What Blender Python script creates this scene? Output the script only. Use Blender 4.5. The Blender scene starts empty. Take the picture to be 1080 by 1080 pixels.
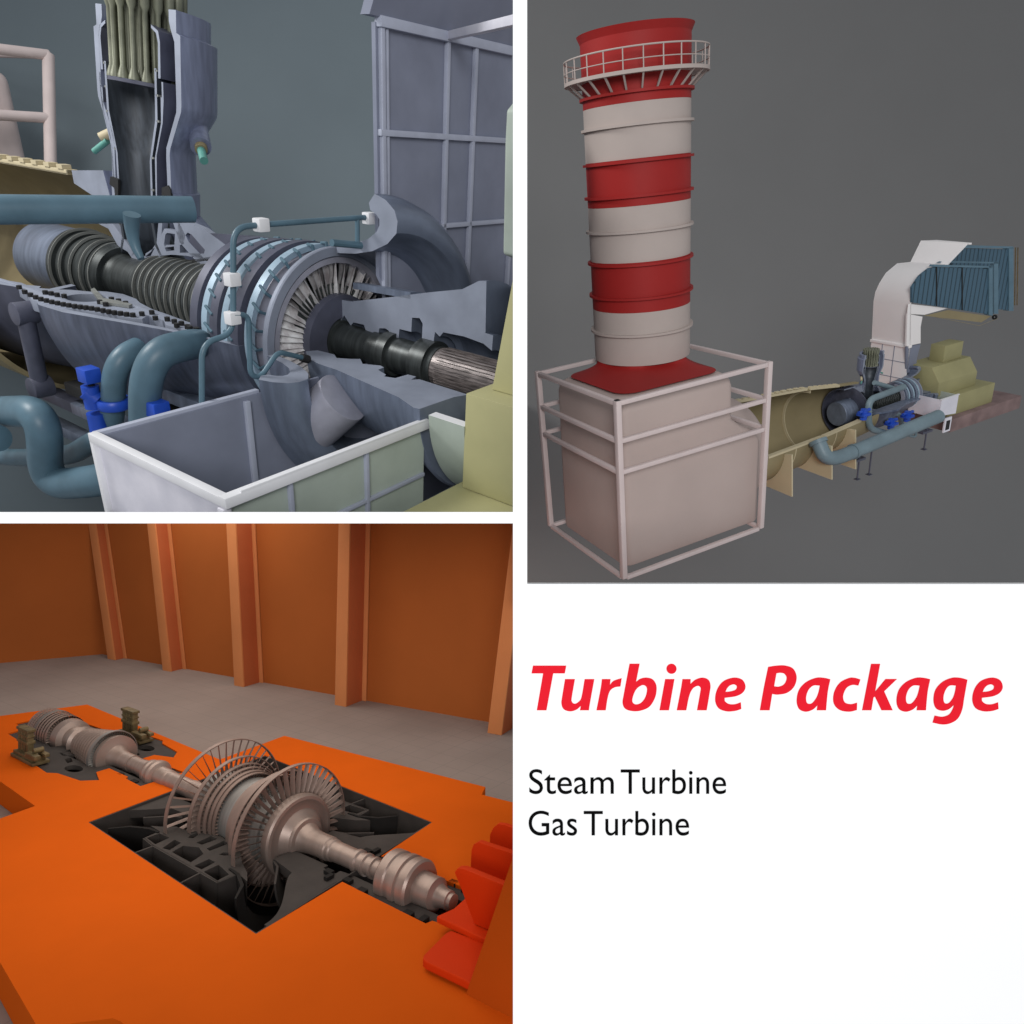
import bpy, bmesh, math, random
import numpy as np
from mathutils import Matrix, Vector
from mathutils.geometry import tessellate_polygon
random.seed(7)
PI = math.pi
SC = bpy.context.scene
COL = SC.collection
F = 760.0           # focal length of the camera in photo pixels (photo is 1080 wide)

# ------------------------------------------------------------------ colours and materials
def lin(c):
    c = c / 255.0
    return c / 12.92 if c <= 0.04045 else ((c + 0.055) / 1.055) ** 2.4
def rgb(r, g, b, k=1.0):
    return tuple(min(0.95, lin(x) * k) for x in (r, g, b))

def material(name, c, rough=0.5, metal=0.0, var=0.12, scale=6.0, streak=None, bump=0.0, bscale=60.0,
             spec=0.5, c2=None, wear=0.5, coat=0.0):
    """One procedural material: base colour broken up by noise, optional brushed streaks and fine bump."""
    m = bpy.data.materials.new(name); m.use_nodes = True
    nt = m.node_tree; N = nt.nodes; L = nt.links
    for n in list(N): N.remove(n)
    out = N.new('ShaderNodeOutputMaterial'); p = N.new('ShaderNodeBsdfPrincipled')
    L.new(p.outputs[0], out.inputs[0])
    tc = N.new('ShaderNodeTexCoord')
    mp = N.new('ShaderNodeMapping'); L.new(tc.outputs['Object'], mp.inputs[0])
    if streak: mp.inputs['Scale'].default_value = streak
    nz = N.new('ShaderNodeTexNoise'); L.new(mp.outputs[0], nz.inputs['Vector'])
    nz.inputs['Scale'].default_value = scale; nz.inputs['Detail'].default_value = 5
    rp = N.new('ShaderNodeValToRGB'); L.new(nz.outputs[0], rp.inputs[0])
    lo = tuple(x * (1 - var) for x in c[:3]) + (1,); hi = tuple(min(1, x * (1 + var)) for x in c[:3]) + (1,)
    if c2: lo = tuple(c2[:3]) + (1,); hi = tuple(c[:3]) + (1,)
    rp.color_ramp.elements[0].position = max(0.0, wear - 0.18); rp.color_ramp.elements[0].color = lo
    rp.color_ramp.elements[1].position = min(1.0, wear + 0.18); rp.color_ramp.elements[1].color = hi
    L.new(rp.outputs[0], p.inputs['Base Color'])
    p.inputs['Roughness'].default_value = rough; p.inputs['Metallic'].default_value = metal
    p.inputs['Specular IOR Level'].default_value = spec
    if coat: p.inputs['Coat Weight'].default_value = coat
    if bump:
        n2 = N.new('ShaderNodeTexNoise'); n2.inputs['Scale'].default_value = bscale; n2.inputs['Detail'].default_value = 4
        L.new(mp.outputs[0] if streak else tc.outputs['Object'], n2.inputs['Vector'])
        b = N.new('ShaderNodeBump'); b.inputs['Strength'].default_value = bump; b.inputs['Distance'].default_value = 0.02
        L.new(n2.outputs[0], b.inputs['Height']); L.new(b.outputs[0], p.inputs['Normal'])
    return m

# ------------------------------------------------------------------ frames of reference
def rot(e):
    return Matrix.Rotation(e[2], 4, 'Z') @ Matrix.Rotation(e[1], 4, 'Y') @ Matrix.Rotation(e[0], 4, 'X')

class Frame:
    """A rigid, evenly scaled model frame (local x along the machine, y across, z up) standing in the display."""
    def __init__(s, pose, scale, planes=()):
        s.T = Matrix.Scale(scale, 4) @ Matrix.Translation(Vector(pose[3:6])) @ rot(pose[:3])
        s.planes = planes
    def sub(s, k, o, ref):
        g = Frame.__new__(Frame); g.planes = s.planes
        g.T = s.T @ Matrix.Translation(Vector(o)) @ Matrix.Scale(k, 4) @ Matrix.Translation(-Vector(ref))
        return g
    def at(s, u, v, ax, val):
        """Local point on the plane axis=val that stands where the photo shows pixel (u, v)."""
        I = s.T.inverted(); o = I @ Vector((0, 0, 0)); d = (I @ Vector(((u - 540) / F, 1, (540 - v) / F))) - o
        k = (val - o[ax]) / d[ax]
        return o + d * k

# ------------------------------------------------------------------ mesh builder
class MB:
    def __init__(s): s.v = []; s.f = []; s.cap = set()
    def add(s, vs, fs):
        o = len(s.v); s.v += [Vector(v) for v in vs]; s.f += [[i + o for i in f] for f in fs]; return s
    def box(s, lo, hi):
        x0, y0, z0 = lo; x1, y1, z1 = hi
        return s.add([(x0,y0,z0),(x1,y0,z0),(x1,y1,z0),(x0,y1,z0),(x0,y0,z1),(x1,y0,z1),(x1,y1,z1),(x0,y1,z1)],
                     [[0,3,2,1],[4,5,6,7],[0,1,5,4],[1,2,6,5],[2,3,7,6],[3,0,4,7]])
    def beam(s, p, q, w, h, up=(0, 0, 1)):
        p = Vector(p); q = Vector(q); d = (q - p).normalized(); up = Vector(up)
        if abs(d.dot(up)) > .98: up = Vector((1, 0, 0)) if abs(d.x) < .9 else Vector((0, 1, 0))
        a = d.cross(up).normalized() * (w / 2); b = a.cross(d).normalized() * (h / 2)
        vs = [p-a-b, p+a-b, p+a+b, p-a+b, q-a-b, q+a-b, q+a+b, q-a+b]
        return s.add(vs, [[0,3,2,1],[4,5,6,7],[0,1,5,4],[1,2,6,5],[2,3,7,6],[3,0,4,7]])
    def prism(s, pts, vec, holes=()):
        """Flat polygon (with holes) given as 3D points, thickened along vec."""
        vec = Vector(vec); loops = [[Vector(p) for p in pts]] + [[Vector(p) for p in h] for h in holes]
        flat = [p for l in loops for p in l]; n = len(flat)
        tris = tessellate_polygon(loops)
        fs = [list(t) for t in tris] + [[i + n for i in reversed(t)] for t in tris]
        o = 0
        for l in loops:
            m = len(l)
            for i in range(m):
                j = (i + 1) % m; fs.append([o + i, o + j, o + j + n, o + i + n])
            o += m
        return s.add(flat + [p + vec for p in flat], fs)
    def tube(s, pts, r, n=16, caps=True, r1=None):
        pts = [Vector(p) for p in pts]; m = len(pts); rings = []; prev = None
        for i in range(m):
            d = (pts[min(i + 1, m - 1)] - pts[max(i - 1, 0)]).normalized()
            if prev is None:
                a = d.cross(Vector((0, 0, 1)));
                if a.length < .1: a = d.cross(Vector((1, 0, 0)))
            else:
                a = prev - d * prev.dot(d)
            a.normalize(); prev = a; b = d.cross(a)
            rr = r if r1 is None else r + (r1 - r) * i / (m - 1)
            rings.append([pts[i] + (a * math.cos(t) + b * math.sin(t)) * rr for t in [2*PI*k/n for k in range(n)]])
        vs = [p for g in rings for p in g]; fs = []
        for i in range(m - 1):
            for k in range(n):
                k2 = (k + 1) % n; fs.append([i*n+k, i*n+k2, (i+1)*n+k2, (i+1)*n+k])
        if caps: fs += [list(reversed(range(n))), [(m-1)*n + k for k in range(n)]]
        return s.add(vs, fs)
    def lathe(s, prof, c=(0, 0, 0), axis='x', a0=0, a1=360, n=64, closed=True):
        """Turn profile [(along, radius)...] round an axis through c. Closed profiles give solid shells, capped when cut."""
        full = abs(a1 - a0 - 360) < 1e-6; k = n if full else max(3, int(n * (a1 - a0) / 360)) + 1
        vs = []; m = len(prof)
        for i in range(k):
            t = math.radians(a0 + (a1 - a0) * (i / n if full else i / (k - 1)))
            if full: t = math.radians(a0 + 360 * i / n)
            co, si = math.cos(t), math.sin(t)
            for (x, r) in prof:
                if axis == 'x': vs.append((c[0] + x, c[1] + r * co, c[2] + r * si))
                else: vs.append((c[0] + r * co, c[1] + r * si, c[2] + x))
        fs = []
        for i in range(k if full else k - 1):
            i2 = (i + 1) % k
            for j in range(m if closed else m - 1):
                j2 = (j + 1) % m; fs.append([i*m+j, i*m+j2, i2*m+j2, i2*m+j])
        if not full and closed:
            for o, rev in ((0, 1), ((k - 1) * m, 0)):
                P = [Vector((a, b, 0)) for a, b in prof]
                for t in tessellate_polygon([P]): s.cap.add(len(s.f) + len(fs)); fs.append([o + i for i in (reversed(t) if rev else t)])
        return s.add(vs, fs)
    def build(s, name, mat, parent, fr, bevel=0.0, smooth=35, seg=2, cut=None):
        """Link as ONE mesh; vertices are given in the frame, the object sits at its thing's base."""
        base = Vector(parent['_b']) if parent is not None and '_b' in parent.keys() else Vector((0, 0, 0))
        me = bpy.data.meshes.new(name); bm = bmesh.new()
        bv = [bm.verts.new(v - base) for v in s.v]
        for k, f in enumerate(s.f):
            try: fc = bm.faces.new([bv[i] for i in f])
            except ValueError: continue
            if cut is not None and k in s.cap: fc.material_index = 1
        bmesh.ops.remove_doubles(bm, verts=bm.verts, dist=1e-5)
        bmesh.ops.recalc_face_normals(bm, faces=bm.faces)
        if bevel:
            es = [e for e in bm.edges if len(e.link_faces) == 2 and e.calc_face_angle(0) > .6]
            bmesh.ops.bevel(bm, geom=es, offset=bevel, segments=seg, affect='EDGES', profile=.6, clamp_overlap=True)
        if fr is not None:
            B = fr.T @ Matrix.Translation(base)
            for co, no in fr.planes:
                I = B.inverted(); lc = I @ Vector(co); ln = (B.to_3x3().transposed() @ Vector(no)).normalized()
                g = list(bm.verts) + list(bm.edges) + list(bm.faces)
                if g: bmesh.ops.bisect_plane(bm, geom=g, plane_co=lc, plane_no=ln, clear_outer=True, dist=1e-6)
        bm.to_mesh(me); bm.free()
        if not me.polygons:
            bpy.data.meshes.remove(me); return None
        for p in me.polygons: p.use_smooth = True
        me.set_sharp_from_angle(angle=math.radians(smooth))
        me.materials.append(mat)
        if cut is not None: me.materials.append(cut)
        o = bpy.data.objects.new(name, me); COL.objects.link(o)
        if parent is not None: o.parent = parent; o['_b'] = tuple(base)
        elif fr is not None: o.matrix_world = fr.T
        return o

def thing(fr, name, base, label, cat, group=None):
    e = bpy.data.objects.new(name, None); COL.objects.link(e); e.empty_display_size = .05
    e.matrix_world = fr.T @ Matrix.Translation(Vector(base)); e['_b'] = tuple(base)
    e['label'] = label; e['category'] = cat
    if group: e['group'] = group
    return e
def tag(o, label, cat, group=None):
    o['label'] = label; o['category'] = cat
    if group: o['group'] = group
    return o
def struct(o): o['kind'] = 'structure'; return o
def arc(p, c, q, n=8):
    """Quarter-turn-like bend from p to q round the corner c (quadratic)."""
    p, c, q = Vector(p), Vector(c), Vector(q)
    return [(1-t)**2*p + 2*(1-t)*t*c + t*t*q for t in [i/n for i in range(n+1)]]
def smoothpath(pts, r=.3, n=7):
    """Polyline with its corners rounded."""
    pts = [Vector(p) for p in pts]; out = [pts[0]]
    for i in range(1, len(pts) - 1):
        a, b, c = pts[i-1], pts[i], pts[i+1]
        d1 = min(r, (a-b).length*.49); d2 = min(r, (c-b).length*.49)
        out += arc(b + (a-b).normalized()*d1, b, b + (c-b).normalized()*d2, n)
    return out + [pts[-1]]

# the three models stand in the three cells of a display panel; the panel's dividers cut the first one off
BOARD = 1.0
px = 1.0 / F
D1 = Frame([0.375, 0.32, -0.527, -1.189, 3.0, 0.051], .5, [((1.5*px*BOARD, 0, 0), (1, 0, 0)), ((0, 0, 0.0002), (0, 0, -1)), ((0, BOARD + .005, 0), (0, -1, 0))])
D2 = Frame([0.3603, -0.2756, 0.396, 0.609, 3.9207, -0.3592], .5)
D3 = Frame([0.0111, 0.0257, -0.6065, -1.5537, 2.6334, -1.1498], 1.5)
# ------------------------------------------------------------------ page, dividers, backdrops, text
YB = 5.7
page_m = material('white_paint', (.93, .93, .93), rough=.9, var=0.004, spec=.0)
def wb(name, lo, hi, m):
    b = MB(); b.box(lo, hi); return struct(b.build(name, m, None, None))
T = .02
def bx(u0, v0, u1, v1):      # board-plane rectangle in metres
    return ((u0-540)*px*BOARD, (540-v1)*px*BOARD, (u1-540)*px*BOARD, (540-v0)*px*BOARD)
x0, z0, x1, z1 = bx(541, 616, 1200, 1200)
board = MB(); board.box((x0, BOARD, z0), (x1, BOARD + T, z1))
a = bx(541, -60, 556, 616); board.box((a[0], BOARD, a[1] + .00001), (a[2], BOARD + T, a[3]))
a = bx(-60, 540, 541, 552); board.box((a[0], BOARD, a[1]), (a[2] - .00001, BOARD + T, a[3]))
struct(board.build('page_wall', page_m, None, None))
div_m = material('divider_paint', (.30, .31, .33), rough=.9, var=.01, spec=.1)
wb('divider_wall', (1.6*px, BOARD + T + .001, .0), (15.5*px, YB - .01, .9), div_m)
wb('divider_shelf', (-4.6, BOARD + T + .001, -11.5*px), (1*px, YB - .01, -.0001), div_m)
b1 = material('backdrop_slate_paint', rgb(92, 101, 106, 1.68), rough=.95, var=.03, scale=1.5, spec=.0)
b2 = material('backdrop_grey_paint', rgb(94, 94, 94, 1.75), rough=.95, var=.02, scale=1.5, spec=.0)
wb('backdrop_wall', (-5.5, YB, -.0157), (3*px*YB, YB + .05, 4.6), b1)
wb('backdrop_wall', (3*px*YB + .002, YB, -.8), (5.5, YB + .05, 4.6), b2)

wb('backdrop_wall', (.16, YB + .06, -4.5), (7, YB + .1, -.1), b2)

def smooth_outline(pts, n=6):
    """Closed outline through points; (x, y, 1) is a corner, the rest are smooth."""
    P = [Vector((p[0], p[1])) for p in pts]; K = [len(p) > 2 for p in pts]; m = len(P); out = []
    for i in range(m):
        a_, b_, c_, d_ = P[i-1], P[i], P[(i+1) % m], P[(i+2) % m]
        if K[i] and K[(i+1) % m]: out.append(b_); continue
        t1 = (c_ - b_)*.9 if K[i] else (c_ - a_)*.5; t2 = (c_ - b_)*.9 if K[(i+1) % m] else (d_ - b_)*.5
        for k in range(n):
            t = k/n; h = (2*t**3-3*t**2+1, t**3-2*t**2+t, -2*t**3+3*t**2, t**3-t**2)
            out.append(b_*h[0] + t1*h[1] + c_*h[2] + t2*h[3])
    return out
def heading(glyphs, m, label):
    b = MB()
    for sc, u0, dx, loops in glyphs:
        L_ = [[Vector(((u0 + (q.x + dx)/sc - 540)*px, BOARD - .0005, (540 - 695 - q.y/sc)*px)) for q in smooth_outline(l)] for l in loops]
        b.prism(L_[0], (0, -.0004, 0), holes=L_[1:])
    return tag(b.build('lettering', m, None, None, smooth=20), label, 'lettering')
def text(words, vbase, asc_px, xh_px, m, name='lettering', label=''):
    """One line of lettering; each word is fitted to its own left edge and width (photo pixels)."""
    bm = bmesh.new(); U0 = words[0][1]
    def glyphs(body):
        cu = bpy.data.curves.new(name, 'FONT'); cu.body = body; cu.size = 1; cu.resolution_u = 8
        o = bpy.data.objects.new(name, cu); COL.objects.link(o)
        dg = bpy.context.evaluated_depsgraph_get(); me = bpy.data.meshes.new_from_object(o.evaluated_get(dg))
        bpy.data.objects.remove(o); return me
    q = glyphs('x'); xh = max(v.co.y for v in q.vertices); q = glyphs('b'); asc = max(v.co.y for v in q.vertices)
    def my(y): return y*xh_px/xh if y < xh else xh_px + (y - xh)*(asc_px - xh_px)/(asc - xh)
    for body, u0, width_px in words:
        me = glyphs(body)
        xs = [v.co.x for v in me.vertices]; w = max(xs) - min(xs); mx = min(xs)
        sx = width_px * px / w
        for v in me.vertices: v.co = Vector(((v.co.x - mx) * sx + (u0 - U0) * px, 0, my(v.co.y) * px))
        bm.from_mesh(me); bpy.data.meshes.remove(me)
    r = bmesh.ops.extrude_face_region(bm, geom=bm.faces[:])
    for g in r['geom']:
        if isinstance(g, bmesh.types.BMVert): g.co.y -= .0004
    bmesh.ops.recalc_face_normals(bm, faces=bm.faces)
    me = bpy.data.meshes.new(name); bm.to_mesh(me); bm.free(); me.materials.append(m)
    ob = bpy.data.objects.new(name, me); COL.objects.link(ob)
    ob.location = ((U0 - 540) * px, BOARD - .0005, (540 - vbase) * px)
    return tag(ob, label, 'lettering')
G_T = [[(32,31,1),(190,31,1),(183,68,1),(128,68,1),(96,243,1),(50,243,1),(80,68,1),(25,68,1)]]
G_u = [[(184,95,1),(231,95,1),(216,182),(217,203),(230,212),(248,203),(262,180),(277,95,1),(323,95,1),(303,205),(297,243,1),(255,243,1),(259,222,1),(238,240),(208,248),(178,238),(167,212),(170,180)]]
G_r = [[(359,95,1),(400,95,1),(397,122,1),(415,103),(453,90,1),(447,130,1),(420,134),(398,150),(386,185),(377,243,1),(333,243,1),(353,140)]]
G_b = [[(490,22,1),(538,22,1),(521,108,1),(542,93),(572,88),(602,98),(618,130),(612,180),(585,225),(545,244),(505,247),(470,236),(457,208),(463,165)], [(549,124),(523,142),(507,175),(504,203),(520,215),(545,207),(565,180),(573,145),(566,128)]]
G_i = [[(659,95,1),(703,95,1),(677,243,1),(632,243,1)]]
G_dot = [[(689 + 24*math.cos(k*PI/6), 46 + 24*math.sin(k*PI/6)) for k in range(12)]]
G_n = [[(741,95,1),(780,95,1),(779,118,1),(802,98),(835,88),(864,98),(874,125),(870,160),(856,243,1),(810,243,1),(825,160),(827,137),(814,127),(790,140),(773,175),(759,243,1),(714,243,1),(734,140)]]
G_e = [[(1020,237,1),(990,246),(950,248),(912,233),(896,195),(905,145),(935,105),(985,88),(1025,98),(1040,130),(1028,158),(995,176),(941,184,1),(943,200),(962,213),(990,214),(1018,205,1)], [(945,156,1),(975,152),(995,143),(998,128),(984,120),(965,126),(952,140)]]
G_P = [[(60,33,1),(92,28),(130,27),(165,40),(180,75),(170,115),(140,142),(100,150),(77,147,1),(66,216,1),(25,216,1),(42,120)], [(95,60,1),(85,115,1),(106,116),(128,105),(138,80),(128,62),(111,58)]]
G_a = [[(322,85,1),(311,140),(304,216,1),(265,216,1),(268,195,1),(248,213),(218,222),(190,210),(180,175),(190,130),(220,97),(262,79),(295,79)], [(278,112,1),(250,112),(230,130),(220,160),(224,185),(243,187),(262,165),(272,140)]]
G_c = [[(449,86,1),(440,112,1),(415,109),(390,122),(376,155),(383,182),(408,190),(435,184,1),(434,215,1),(400,222),(360,214),(336,185),(338,140),(362,100),(400,80),(425,79)]]
G_k = [[(494,20,1),(532,20,1),(511,137,1),(555,84,1),(603,84,1),(549,136,1),(585,216,1),(538,216,1),(510,158,1),(504,162,1),(495,216,1),(456,216,1)]]
G_g = [[(900,87,1),(887,160),(878,212),(860,250),(830,270),(795,276),(753,268,1),(762,238,1),(795,243),(823,233),(838,210),(843,193,1),(822,211),(795,218),(768,208),(757,175),(765,130),(795,96),(835,79),(870,79)], [(852,112,1),(825,112),(808,130),(799,160),(803,184),(820,186),(838,165),(847,140)]]
red_ink = material('red_ink', rgb(226, 34, 48, 1.0), rough=.9, var=.01, spec=0)
black_ink = material('black_ink', (.004, .004, .004), rough=.9, var=.01, spec=0)
# ------------------------------------------------------------------ steam turbine hall (lower left cell)
def P3(*uv, z=0.0): return [D3.at(u, v, 2, z) for u, v in uv]
fl_m = material('hall_floor_concrete', (.31, .25, .22), rough=.85, var=.06, scale=3, bump=.05, spec=.2)
# tile joints on the floor
nt = fl_m.node_tree; bk = nt.nodes.new('ShaderNodeTexBrick'); bk.offset = 0; bk.inputs['Scale'].default_value = 1
bk.inputs['Brick Width'].default_value = .12; bk.inputs['Row Height'].default_value = .12; bk.inputs['Mortar Size'].default_value = .0018
mx = nt.nodes.new('ShaderNodeMix'); mx.data_type = 'RGBA'
pr = [n for n in nt.nodes if n.type == 'BSDF_PRINCIPLED'][0]; rp = [n for n in nt.nodes if n.type == 'VALTORGB'][0]
tc = [n for n in nt.nodes if n.type == 'TEX_COORD'][0]
nt.links.new(tc.outputs['Object'], bk.inputs['Vector']); nt.links.new(bk.outputs['Fac'], mx.inputs['Factor'])
nt.links.new(rp.outputs[0], mx.inputs[6]); mx.inputs[7].default_value = (.26, .215, .195, 1); nt.links.new(mx.outputs[2], pr.inputs['Base Color'])
wall_m = material('hall_wall_orange_brown', (.42, .112, .024), rough=.8, var=.05, scale=2, bump=.03, spec=.15)
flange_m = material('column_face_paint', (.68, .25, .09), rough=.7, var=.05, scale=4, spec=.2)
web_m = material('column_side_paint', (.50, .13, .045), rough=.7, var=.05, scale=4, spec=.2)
plat_m = material('orange_platform_paint', (.66, .105, .005), rough=.9, var=.03, scale=5, bump=.02, bscale=200, spec=.06)
redpl_m = material('red_orange_paint', (.66, .042, .003), rough=.7, var=.04, scale=5, spec=.1)
cover_m = material('burnt_orange_paint', (.50, .080, .004), rough=.8, var=.04, scale=3, spec=.1)
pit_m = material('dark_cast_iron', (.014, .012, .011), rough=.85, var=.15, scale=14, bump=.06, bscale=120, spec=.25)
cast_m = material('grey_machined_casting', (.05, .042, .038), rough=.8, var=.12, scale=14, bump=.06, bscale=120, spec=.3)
rotor_m = material('rotor_steel', (.36, .275, .235), rough=.42, metal=.5, var=.10, scale=5, streak=(8, 1, 1), bump=.03, bscale=80)
bladed_m = material('blade_bronze_steel', (.26, .185, .155), rough=.5, metal=.35, var=.15, scale=12)
drum_m = material('drum_grey_steel', (.26, .245, .23), rough=.45, metal=.4, var=.15, scale=6, streak=(10, 1, 1))
brass_m = material('old_brass', (.15, .11, .05), rough=.6, metal=.3, var=.3, scale=30)

fz = -.10
b = MB(); b.prism([(-5.5, -3.0, fz), (2.3, -3.0, fz), (2.3, 2.25, fz), (-5.5, 2.25, fz)], (0, 0, -.05), holes=[[(-.26, -.06, fz), (1.08, -.06, fz), (1.08, .86, fz), (-.26, .86, fz)], [(-1.55, .1, fz), (-.27, .1, fz), (-.27, .7, fz), (-1.55, .7, fz)]])
struct(b.build('hall_floor', fl_m, None, D3))
# walls stand on the line of their foot in the photo
fb = [D3.at(u, v, 2, fz) for u, v in ((108, 690), (510, 761))]
dw = (fb[1] - fb[0]).normalized(); nw = Vector((-dw.y, dw.x, 0))
p0 = fb[0]; p1 = D3.at(552, 768, 2, fz)
b = MB(); b.prism([p0 - Vector((0,0,.02)), p1 - Vector((0,0,.02)), p1 + Vector((0, 0, 1.9)), p0 + Vector((0, 0, 1.9))], nw * .06)
tag(b.build('hall_wall', wall_m, None, D3), 'long brown orange hall wall carrying the row of columns', 'wall')
fl = [D3.at(u, v, 2, fz) for u, v in ((0, 704), (112, 694))]
dl = (fl[0] - fl[1]).normalized(); nl = Vector((-dl.y, dl.x, 0)); nl = nl if nl.x < 0 else -nl
q0 = p0 - dl * 0.0; q1 = p0 + dl * 3.5
b = MB(); b.prism([q0 - Vector((0,0,.02)), q1 - Vector((0,0,.02)), q1 + Vector((0, 0, 1.9)), q0 + Vector((0, 0, 1.9))], nl * .06)
tag(b.build('hall_wall', wall_m, None, D3), 'plain brown orange end wall at the far left of the hall', 'wall')
labs = ['first of five hall columns, in the corner by the end wall', 'second hall column from the far left corner',
        'third hall column, middle one of five along the wall', 'fourth hall column, standing behind the large rotor',
        'nearest hall column, cut off by the right edge of the hall picture']
cols = [(113.5, 695, 93), (171.5, 707, 155), (247, 723, 238.5), (353, 743.5, 357), (514, 773, 541)]
for (u, v, k), lb in zip(cols, labs):
    B = D3.at(u, v, 2, fz)
    w, tf = .088, .012
    # the front corner stands proud of the wall
    t = (B - p0).dot(dw); off = (p0 + dw * t - B).dot(nw); off = max(off, .05); dpt = off - .001
    e = thing(D3, 'hall_column', tuple(B), lb, 'column', 'columns along the hall wall')
    H = 1.85
    # each column leans a little along the wall, as in the photo
    I_ = D3.T.inverted(); o_ = I_ @ Vector((0, 0, 0)); d_ = (I_ @ Vector(((k - 540) / F, 1, (540 - 552) / F))) - o_
    kk = (B - o_).dot(nw) / d_.dot(nw); top_ = o_ + d_ * kk
    lean = dw * (dw.dot(top_ - B) / (top_.z - B.z))
    vv_ = (Vector((0, 0, 1)) + Vector((lean.x, lean.y, 0))) * H
    def pl(a0, a1, d0, d1, nm, m):
        q = [B + dw*a0 + nw*d0, B + dw*a1 + nw*d0, B + dw*a1 + nw*d1, B + dw*a0 + nw*d1]
        MB().prism(q, vv_).build(nm, m, e, D3, bevel=.002)
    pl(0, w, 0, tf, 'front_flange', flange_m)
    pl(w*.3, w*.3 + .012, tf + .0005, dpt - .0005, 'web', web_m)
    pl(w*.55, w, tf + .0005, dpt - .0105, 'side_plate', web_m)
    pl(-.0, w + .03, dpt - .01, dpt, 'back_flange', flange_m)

# platform with openings
outer = P3((-90, 766), (92, 743), (205, 790), (230, 799), (300, 776), (512, 830), (508, 838), (640, 872), (900, 960)) 
outer = [D3.at(-60, 763, 2, 0), *P3((92, 743), (205, 790), (232, 801), (300, 776), (512, 830), (508, 838), (548, 848))]
e1 = outer[-1]
outer += [Vector((2.15, e1.y + .05, 0)), Vector((2.15, -.42, 0)), *P3((127, 1077)), *P3((119, 1074), (40, 1084), (0, 1015))]
lp = D3.at(0, 1015, 2, 0)
outer += [Vector((-.33, -.50, 0)), *P3((-2, 864), (37, 850), (0, 824))]
c1 = D3.at(0, 824, 2, 0); outer += [Vector((-1.75, c1.y, 0))]
pit = P3((93, 867), (182, 815), (200, 807)) 
W0 = .80
PT = [D3.at(93, 867, 2, 0), D3.at(270, 985, 2, 0), D3.at(456, 867, 2, 0)]
PT.append(PT[2] + (PT[0] - PT[1]))
hole_pit = [PT[0], PT[1], D3.at(361, 930, 2, 0), *P3((375, 937), (449, 974), (456, 971)), Vector((1.44, .31, 0)), Vector((1.44, .50, 0)),
            D3.at(402, 903, 2, 0) + Vector((.0, 0, 0)), PT[2], PT[3]]
# shaft trench between the pit and the small casing, and the small casing's outline (from the photo, mirrored across the shaft)
tr0 = D3.at(170, 820, 2, 0)
yA = .4
def mir(P): return Vector((P.x, 2*yA - P.y, P.z))
near = P3((160, 827), (152, 820), (135, 808), (125, 812), (110, 803), (112, 814), (111, 823), (97, 824), (65, 815), (48, 806), (48, 800), (30, 775), (8, 772))
near = [Vector((-.20, .305, 0)), Vector((-.33, .31, 0)), Vector((-.34, .325, 0)), Vector((-.50, .325, 0)), Vector((-.50, .27, 0)),
        Vector((-.40, .235, 0)), Vector((-.455, .185, 0)), Vector((-.62, .165, 0)), Vector((-.66, .14, 0)), Vector((-.95, .16, 0)), Vector((-1.0, .23, 0)), Vector((-1.36, .25, 0)), Vector((-1.37, .33, 0)), Vector((-1.50, .34, 0))]
hp = near + [mir(p) for p in reversed(near)]
b = MB(); b.prism([p for p in outer], (0, 0, -.098), holes=[hole_pit, [p + Vector((-.003, 0, 0)) for p in hp]])
pl_t = thing(D3, 'platform', (.5, .4, fz), 'bright orange machine platform with dark openings under the steam turbine rotor', 'platform')
b.build('deck', plat_m, pl_t, D3, bevel=.0)

# casing: dark pit walls plus grey flush plates with cut-outs
low = thing(D3, 'steam_turbine_casing', (.5, .4, -.3), 'dark grey open lower casing sunk in the orange platform below the rotor', 'turbine casing')
g = .006
ring = [PT[0], PT[1], PT[2], PT[3]]
cen = sum(ring, Vector()) / 4
inn = [cen + (p - cen) * .988 for p in ring]
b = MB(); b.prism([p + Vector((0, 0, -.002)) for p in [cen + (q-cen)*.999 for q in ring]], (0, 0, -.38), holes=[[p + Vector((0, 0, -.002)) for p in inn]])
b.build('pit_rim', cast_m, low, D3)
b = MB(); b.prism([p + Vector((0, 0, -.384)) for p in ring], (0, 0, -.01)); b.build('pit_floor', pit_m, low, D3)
z = -.012
def U5(*p): return [D3.at(90 + X/4.909, 800 + Y/4.909, 2, z) for X, Y in p]
def U4(*p): return [D3.at(300 + X/4.5, 840 + Y/4.5, 2, z) for X, Y in p]
plate = U5((338,348),(385,352),(470,352),(520,370),(590,378),(640,388),(700,402),(760,440),(800,470),(812,540),(838,590),(838,636),(790,596),(685,641),(595,590),(350,452),(302,412),(384,376))
cuts = [U5((318,411),(384,388),(436,410),(362,444)), U5((398,464),(462,420),(496,436),(436,474)), U5((448,484),(505,452),(588,460),(612,494),(545,538)),
        U5((562,556),(640,520),(674,536),(602,574)), U5((612,586),(690,550),(744,600),(684,632)),
        U5((575,436),(650,402),(686,416),(604,446)), U5((628,466),(716,426),(742,440),(644,478)), U5((690,497),(716,486),(770,488),(765,498),(720,502)),
        U5((532,410),(545,396),(585,382),(598,384),(560,412))]
dpv = (0, 0, -.26)
b = MB(); b.prism(plate, (0, 0, -.16), holes=cuts); b.build('diaphragm_carrier', cast_m, low, D3)
mp = [mir(p) for p in plate]; b = MB(); b.prism(mp, (0, 0, -.16), holes=[[mir(p) for p in c] for c in cuts]); b.build('diaphragm_carrier', cast_m, low, D3)
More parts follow.
